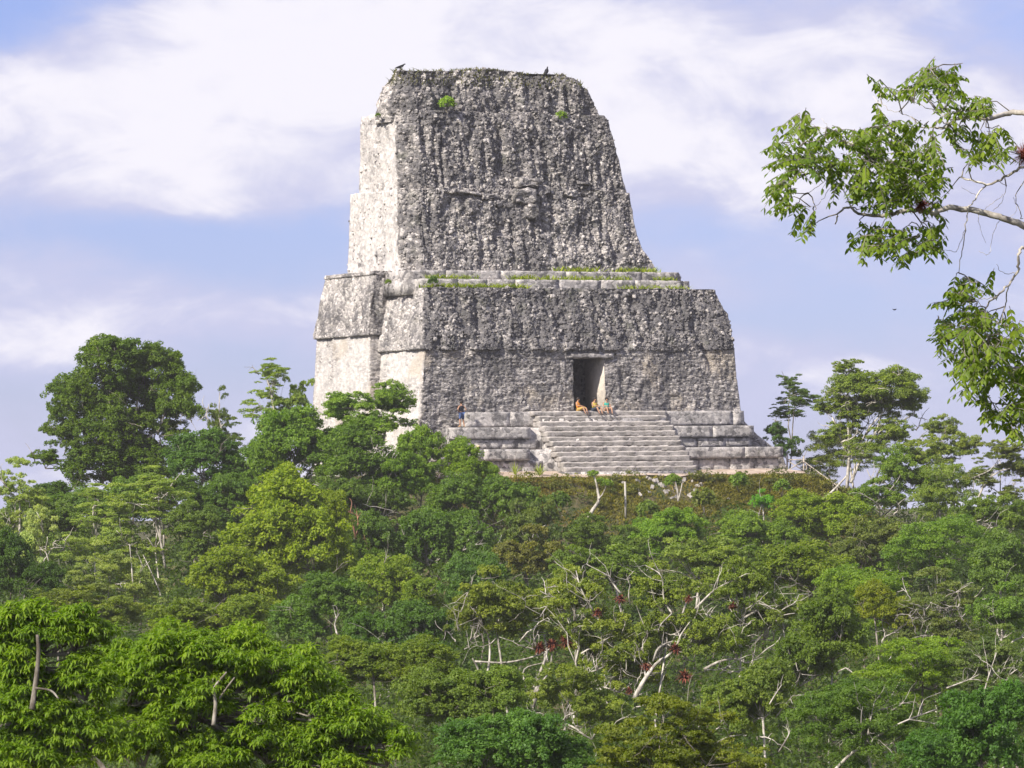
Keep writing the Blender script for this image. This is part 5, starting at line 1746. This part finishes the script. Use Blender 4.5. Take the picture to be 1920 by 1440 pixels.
                Ts += [base + np.array([[0, 1, 6]]), base + np.array([[0, 6, 5]]), base + np.array([[7, 2, 3]]), base + np.array([[7, 3, 4]])]
                n += m * 8
                tt.append(np.full(m * 8, np.clip(r.normal(.5, .28), 0, 1)))
    me = mk_mesh('crown', np.concatenate(Vs), [np.concatenate(Qs), np.concatenate(Ts)], [M_LEAF], False, {'tint': np.concatenate(tt)})
    obj('crown', me, root, color=(.070, .105, .020))
    obj('leaf_stalks', tw.mesh('leaf_stalks', [M_BARK], False), root)
    for (px, py, rp, lab) in [(1728, 383, 22, 'reddish tufted air plant where two near white boughs fork'), (1922, 290, 30, 'rust-red tufted air plant at the right edge of the sky')]:
        o = obj('red_air_plant', BROM_FINE, None, P(px, py, Y - .05), (0, 0, px), (rp * s,) * 3)
        tag(o, lab, 'air plant', 'air plants on the near boughs')


def fine_brom():
    r = np.random.default_rng(8)
    mb = MB()
    for i in range(240):
        d = r.normal(size=3); d /= np.linalg.norm(d)
        L = r.uniform(.5, 1.15)
        e = d * L + r.normal(0, .1, 3)
        mb.tube(np.array([d * .05, d * L * .5 + r.normal(0, .05, 3), e]), [.022, .016, .004], 3, False)
    return mb.mesh('red_air_plant', [M_BROMF])


M_BROMF = simple('tufted_red', (.30, .085, .055), .8, .2, .6, 30)
BROM_FINE = fine_brom()
near_branch()


# ------------------------------------------------------------------ people
M_SKIN = simple('skin', (.42, .235, .15), .6, .3, .15)
M_HAIR = simple('dark_hair', (.025, .018, .014), .6, .3)


def skin_mesh(name, verts, edges, radii, root, mats, sub=1):
    me = bpy.data.meshes.new(name)
    me.from_pydata(verts, edges, [])
    o = bpy.data.objects.new(name, me)
    COL.objects.link(o)
    o.modifiers.new('s', 'SKIN')
    sv = me.skin_vertices[0].data
    for i, q in enumerate(radii):
        rr = q if isinstance(q, tuple) else (q, q)
        sv[i].radius = rr
        sv[i].use_root = (i == root)
    sb = o.modifiers.new('d', 'SUBSURF'); sb.levels = sub; sb.render_levels = sub
    dg = bpy.context.evaluated_depsgraph_get()
    out = bpy.data.meshes.new_from_object(o.evaluated_get(dg))
    bpy.data.objects.remove(o)
    out.materials.clear()
    for m in mats:
        out.materials.append(m)
    for p in out.polygons:
        p.use_smooth = True
        p.material_index = 0
    return out


def person(label, loc, rz, J, shirt, shirt_c, pants_c, sleeves=True, hat=None, shoes=(.10, .08, .07), pants_to='knee', bare_arms=True):
    """J: joint positions, local x right, y forward, z up"""
    root = empty('person', loc, label, 'person', rz=rz)
    names, R = [], {}
    V, E, rad = [], [], []
    idx = {}
    def add(n, p, r, parent=None):
        idx[n] = len(V); V.append(tuple(p)); rad.append(r)
        if parent: E.append((idx[parent], idx[n]))
    g = lambda n: np.array(J[n], float)
    pel, ch, nk = g('pelvis'), g('chest'), g('neck')
    add('pelvis', pel, (.13, .105)); add('belly', pel * .5 + ch * .5, (.115, .095), 'pelvis'); add('chest', ch, (.14, .105), 'belly'); add('neck', nk, .052, 'chest')
    hd = g('head'); up = (hd - nk) / np.linalg.norm(hd - nk)
    add('jaw', nk * .45 + hd * .55, .068, 'neck'); add('head', hd, .092, 'jaw'); add('top', hd + up * .085, .07, 'head')
    fwd = g('face')
    add('nose', hd + fwd * .112 - up * .015, .016, 'head')
    for sg, sd in ((-1, 'l'), (1, 'r')):
        add('sh' + sd, g('sh' + sd), .058, 'chest'); add('el' + sd, g('el' + sd), .042, 'sh' + sd); add('wr' + sd, g('wr' + sd), .028, 'el' + sd)
        w = g('wr' + sd); d = w - g('el' + sd); d /= np.linalg.norm(d)
        add('pa' + sd, w + d * .07, (.036, .022), 'wr' + sd)
        side = np.cross(d, [0, .3, 1]); side /= np.linalg.norm(side) + 1e-6
        nn = np.cross(side, d)
        for k in range(4):
            b = w + d * .10 + side * (k - 1.5) * .02
            ln = (.035, .043, .04, .03)[k]
            add('f%d%s' % (k, sd), b + d * ln * .7, .010, 'pa' + sd); add('g%d%s' % (k, sd), b + d * ln * 1.4 + nn * .018, .008, 'f%d%s' % (k, sd))
        add('th' + sd, w + d * .05 + side * -.045 + nn * .01, .011, 'pa' + sd); add('ti' + sd, w + d * .085 + side * -.055 + nn * .02, .009, 'th' + sd)
        add('hi' + sd, g('hi' + sd), .085, 'pelvis'); add('kn' + sd, g('kn' + sd), .058, 'hi' + sd)
        kn, an = g('kn' + sd), g('an' + sd)
        add('ca' + sd, kn * .68 + an * .32, .056, 'kn' + sd); add('an' + sd, an, .036, 'ca' + sd)
        add('to' + sd, g('to' + sd), .032, 'an' + sd)
    obj('body', skin_mesh('body', V, E, rad, 0, [M_SKIN], 1), root)
    # clothes as slightly larger shells
    def shell(name, chain, scale, color, extra=()):
        vv = [V[idx[c]] for c in chain]; rr = [tuple(np.array(rad[idx[c]] if isinstance(rad[idx[c]], tuple) else (rad[idx[c]],) * 2) + scale) for c in chain]
        ee = [(chain.index(a), chain.index(b)) for a, b in extra]
        obj(name, skin_mesh(name, vv, ee, rr, 0, [simple(name + '_cloth', color, .85, .2, .3, 8)], 1), root)
    ex = [('pelvis', 'belly'), ('belly', 'chest')]
    cn = ['pelvis', 'belly', 'chest']
    if sleeves:
        cn += ['shl', 'shr']; ex += [('chest', 'shl'), ('chest', 'shr')]
    shell(shirt, cn, .035, shirt_c, ex)
    cn = ['pelvis', 'hil', 'hir', 'knl', 'knr']; ex = [('pelvis', 'hil'), ('pelvis', 'hir'), ('hil', 'knl'), ('hir', 'knr')]
    if pants_to == 'ankle':
        cn += ['cal', 'car', 'anl', 'anr']; ex += [('knl', 'cal'), ('knr', 'car'), ('cal', 'anl'), ('car', 'anr')]
    shell('trousers', cn, .03, pants_c, ex)
    for sd in 'lr':
        a, t = g('an' + sd), g('to' + sd)
        mb = MB(); dd = t - a
        mb.tube(np.array([a - dd * .25 + (0, 0, -.01), a + dd * .2, a + dd * .7, t + dd * .12]), [.036, .048, .045, .026], 8)
        obj('shoe', mb.mesh('shoe', [simple('shoe', shoes)], True), root)
    # hair or hat
    bm = bmesh.new(); bmesh.ops.create_uvsphere(bm, u_segments=14, v_segments=9, radius=1)
    for v in bm.verts:
        c = Vector(v.co)
        v.co = Vector((c.x * .108, c.y * .118, c.z * .115))
        if c.z < -.2:
            v.co *= .9
    me = bpy.data.meshes.new('hair'); bm.to_mesh(me); bm.free(); me.materials.append(M_HAIR)
    for p in me.polygons: p.use_smooth = True
    obj('hair', me, root, tuple(hd + up * .035 - fwd * .03))
    if hat:
        mb = MB()
        c = hd + up * .07
        mb.tube(np.array([c, c + up * .012, c + up * .015, c + up * .1, c + up * .13]), [.2, .19, .11, .10, .05], 16)
        obj('hat', mb.mesh('hat', [simple('hat', hat)], True), root)
    return root


def put(u, v, z):
    return world(u, v, z)


def people():
    st = dict(pelvis=(0, 0, .93), chest=(0, .0, 1.27), neck=(0, .01, 1.45), head=(0, .03, 1.57), face=(0, 1, 0), shl=(-.17, 0, 1.37), shr=(.17, 0, 1.37), ell=(-.36, -.08, 1.15), elr=(.34, -.08, 1.13),
              wrl=(-.20, .02, 1.00), wrr=(.19, .03, .99), hil=(-.09, 0, .88), hir=(.09, 0, .88), knl=(-.12, .02, .48), knr=(.15, .03, .48), anl=(-.13, -.02, .08), anr=(.22, 0, .08), tol=(-.16, .13, .035), tor=(.28, .14, .035))
    z = Z_B + .01
    u = solve_u(865, -1.6, z)
    person('person in black tank top and blue jeans standing hands on hips on the terrace', put(u, -1.65, z), YAW + .15, st, 'tank_top', (.02, .02, .026), (.07, .11, .24), True, None, (.55, .35, .2))
    def seat(lean, kx, spread, armf):
        return dict(pelvis=(0, 0, .12), chest=(0, .02 - lean, .46), neck=(0, .04 - lean, .64), head=(0, .07 - lean, .76), face=(0, 1, -.1), shl=(-.17, .0 - lean, .56), shr=(.17, .0 - lean, .56),
                    ell=(-.26, armf - .05, .34), elr=(.26, armf - .02, .34), wrl=(-.16, armf + .18, .30), wrr=(.16, armf + .2, .32), hil=(-.09, .03, .10), hir=(.09, .03, .10),
                    knl=(-.13 - spread, .46, .20), knr=(.13 + spread + kx, .46, .22), anl=(-.12 - spread, .60, -.20), anr=(.14 + kx, .66, -.19), tol=(-.13 - spread, .74, -.26), tor=(.15 + kx, .80, -.25))
    zs = Z_PLAT + .02
    for (px, J, lab, sh, sc, pc, rot, hat) in [
            (1085, seat(.10, .12, .02, .05), 'person in orange top sitting at the left of three on the stair top', 'tee_shirt', (.78, .30, .04), (.55, .34, .10), .55, None),
            (1114, seat(.0, .02, .04, .12), 'person in yellow top sitting between the other two on the stair top', 'tee_shirt', (.80, .62, .12), (.05, .06, .09), .25, None),
            (1137, seat(.04, .04, .02, .08), 'person in teal top and dark hair sitting at the right on the stair top', 'tee_shirt', (.06, .42, .34), (.45, .28, .2), -.1, None)]:
        u = solve_u(px, -1.0, zs)
        person(lab, put(u, -1.02, zs), YAW + math.pi + rot, J, sh, sc, pc, True, hat)
    st2 = dict(st); st2.update(ell=(-.25, .05, 1.1), elr=(.25, .05, 1.1), wrl=(-.2, .22, .98), wrr=(.2, .22, .98))
    v = -5.4
    u = solve_u(898, v, Z_G + 1)
    person('person in white shirt and straw hat half hidden by leaves before the lower terrace', put(u, v, Z_G + .04), YAW + .6, st2, 'shirt', (.80, .78, .74), (.25, .23, .2), True, (.62, .50, .32), pants_to='ankle')


people()


# ------------------------------------------------------------------ birds
M_FEATHER = simple('black_feathers', (.016, .016, .020), .6, .3)


def bird(label, p, size, rz, tilt, flying=False):
    root = empty('vulture', p, label, 'bird', rz=rz)
    V = [(-.30, 0, .22), (-.12, 0, .25), (.10, 0, .33), (.22, 0, .44), (.28, 0, .47), (.35, 0, .455), (-.46, 0, .17)]
    E = [(0, 1), (1, 2), (2, 3), (3, 4), (4, 5), (0, 6)]
    rad = [(.07, .05), .115, .10, .045, .05, .014, (.07, .012)]
    if not flying:
        V += [(0, .05, .14), (.01, .05, .02), (.06, .05, .0), (0, -.05, .14), (.01, -.05, .02), (.06, -.05, .0)]
        E += [(1, 7), (7, 8), (8, 9), (1, 10), (10, 11), (11, 12)]
        rad += [.02, .012, .01] * 2
    V = [tuple(np.array(v) * size) for v in V]
    rad = [tuple(np.array(q) * size) if isinstance(q, tuple) else q * size for q in rad]
    b = obj('body', skin_mesh('body', V, E, rad, 1, [M_FEATHER], 1), root)
    for sg in (-1, 1):
        mb = MB()
        if flying:
            pts = np.array([(.08, .06, .3), (.12, .45, .42), (.02, .9, .46), (-.08, .88, .45), (-.14, .45, .40), (-.12, .06, .29)]) * size
        else:
            pts = np.array([(.14, .10, .38), (.06, .135, .36), (-.28, .10, .24), (-.46, .04, .17), (-.26, .09, .16), (.04, .125, .22)]) * size
        pts[:, 1] *= sg
        top = pts + np.array([0, 0, .012 * size]) + np.array([0, sg * .012 * size, 0])
        n = len(pts)
        mb.add(np.vstack([pts, top]), [[i, (i + 1) % n, n + (i + 1) % n, n + i] for i in range(n)], [[0, i, i + 1] for i in range(1, n - 1)] + [[n, n + i + 1, n + i] for i in range(1, n - 1)])
        obj('wing', mb.mesh('wing', [M_FEATHER]), root)
    root.rotation_euler = (0, tilt, rz)
    return root


def top_height(px, v):
    """height of the comb's top under a picture column"""
    z0 = uz(px, 137, v)[1]
    u = solve_u(px, v, z0)
    vs = np.array([q.co[:] for q in combs[2].data.vertices])
    d = np.hypot(vs[:, 0] - u, vs[:, 1] - v)
    near = vs[d < .5]
    return u, near[:, 2].max() + Z_G


u, z = top_height(752, 6.6)
bird('black vulture perched at the left end of the roof comb\'s top', world(u, 6.6, z - .03), .95, 0.3, 0)
u, z = top_height(1027, 6.6)
bird('black vulture perched upright on the right of the roof comb\'s top', world(u, 6.6, z - .03), .95, 1.0, -.55)
bird('small dark bird flying in the blue sky right of the temple', P(1675, 583, 300), .28, .4, .7, True)


# ------------------------------------------------------------------ humid air
def haze():
    m = bpy.data.materials.new('humid_air')
    m.use_nodes = True
    k = NT(m.node_tree)
    v = k.n('ShaderNodeVolumePrincipled')
    v.inputs['Color'].default_value = (.97, .95, 1.0, 1)
    v.inputs['Density'].default_value = 0.00010
    v.inputs['Anisotropy'].default_value = 0.0
    o = k.n('ShaderNodeOutputMaterial')
    k.l(v.outputs[0], o.inputs['Volume'])
    mb = MB()
    mb.box((-420, -60, FLOOR - 5), (420, 620, 62))
    tag(obj('haze', mb.mesh('haze', [m])), 'faint humid haze over the jungle', 'haze', kind='stuff')


haze()
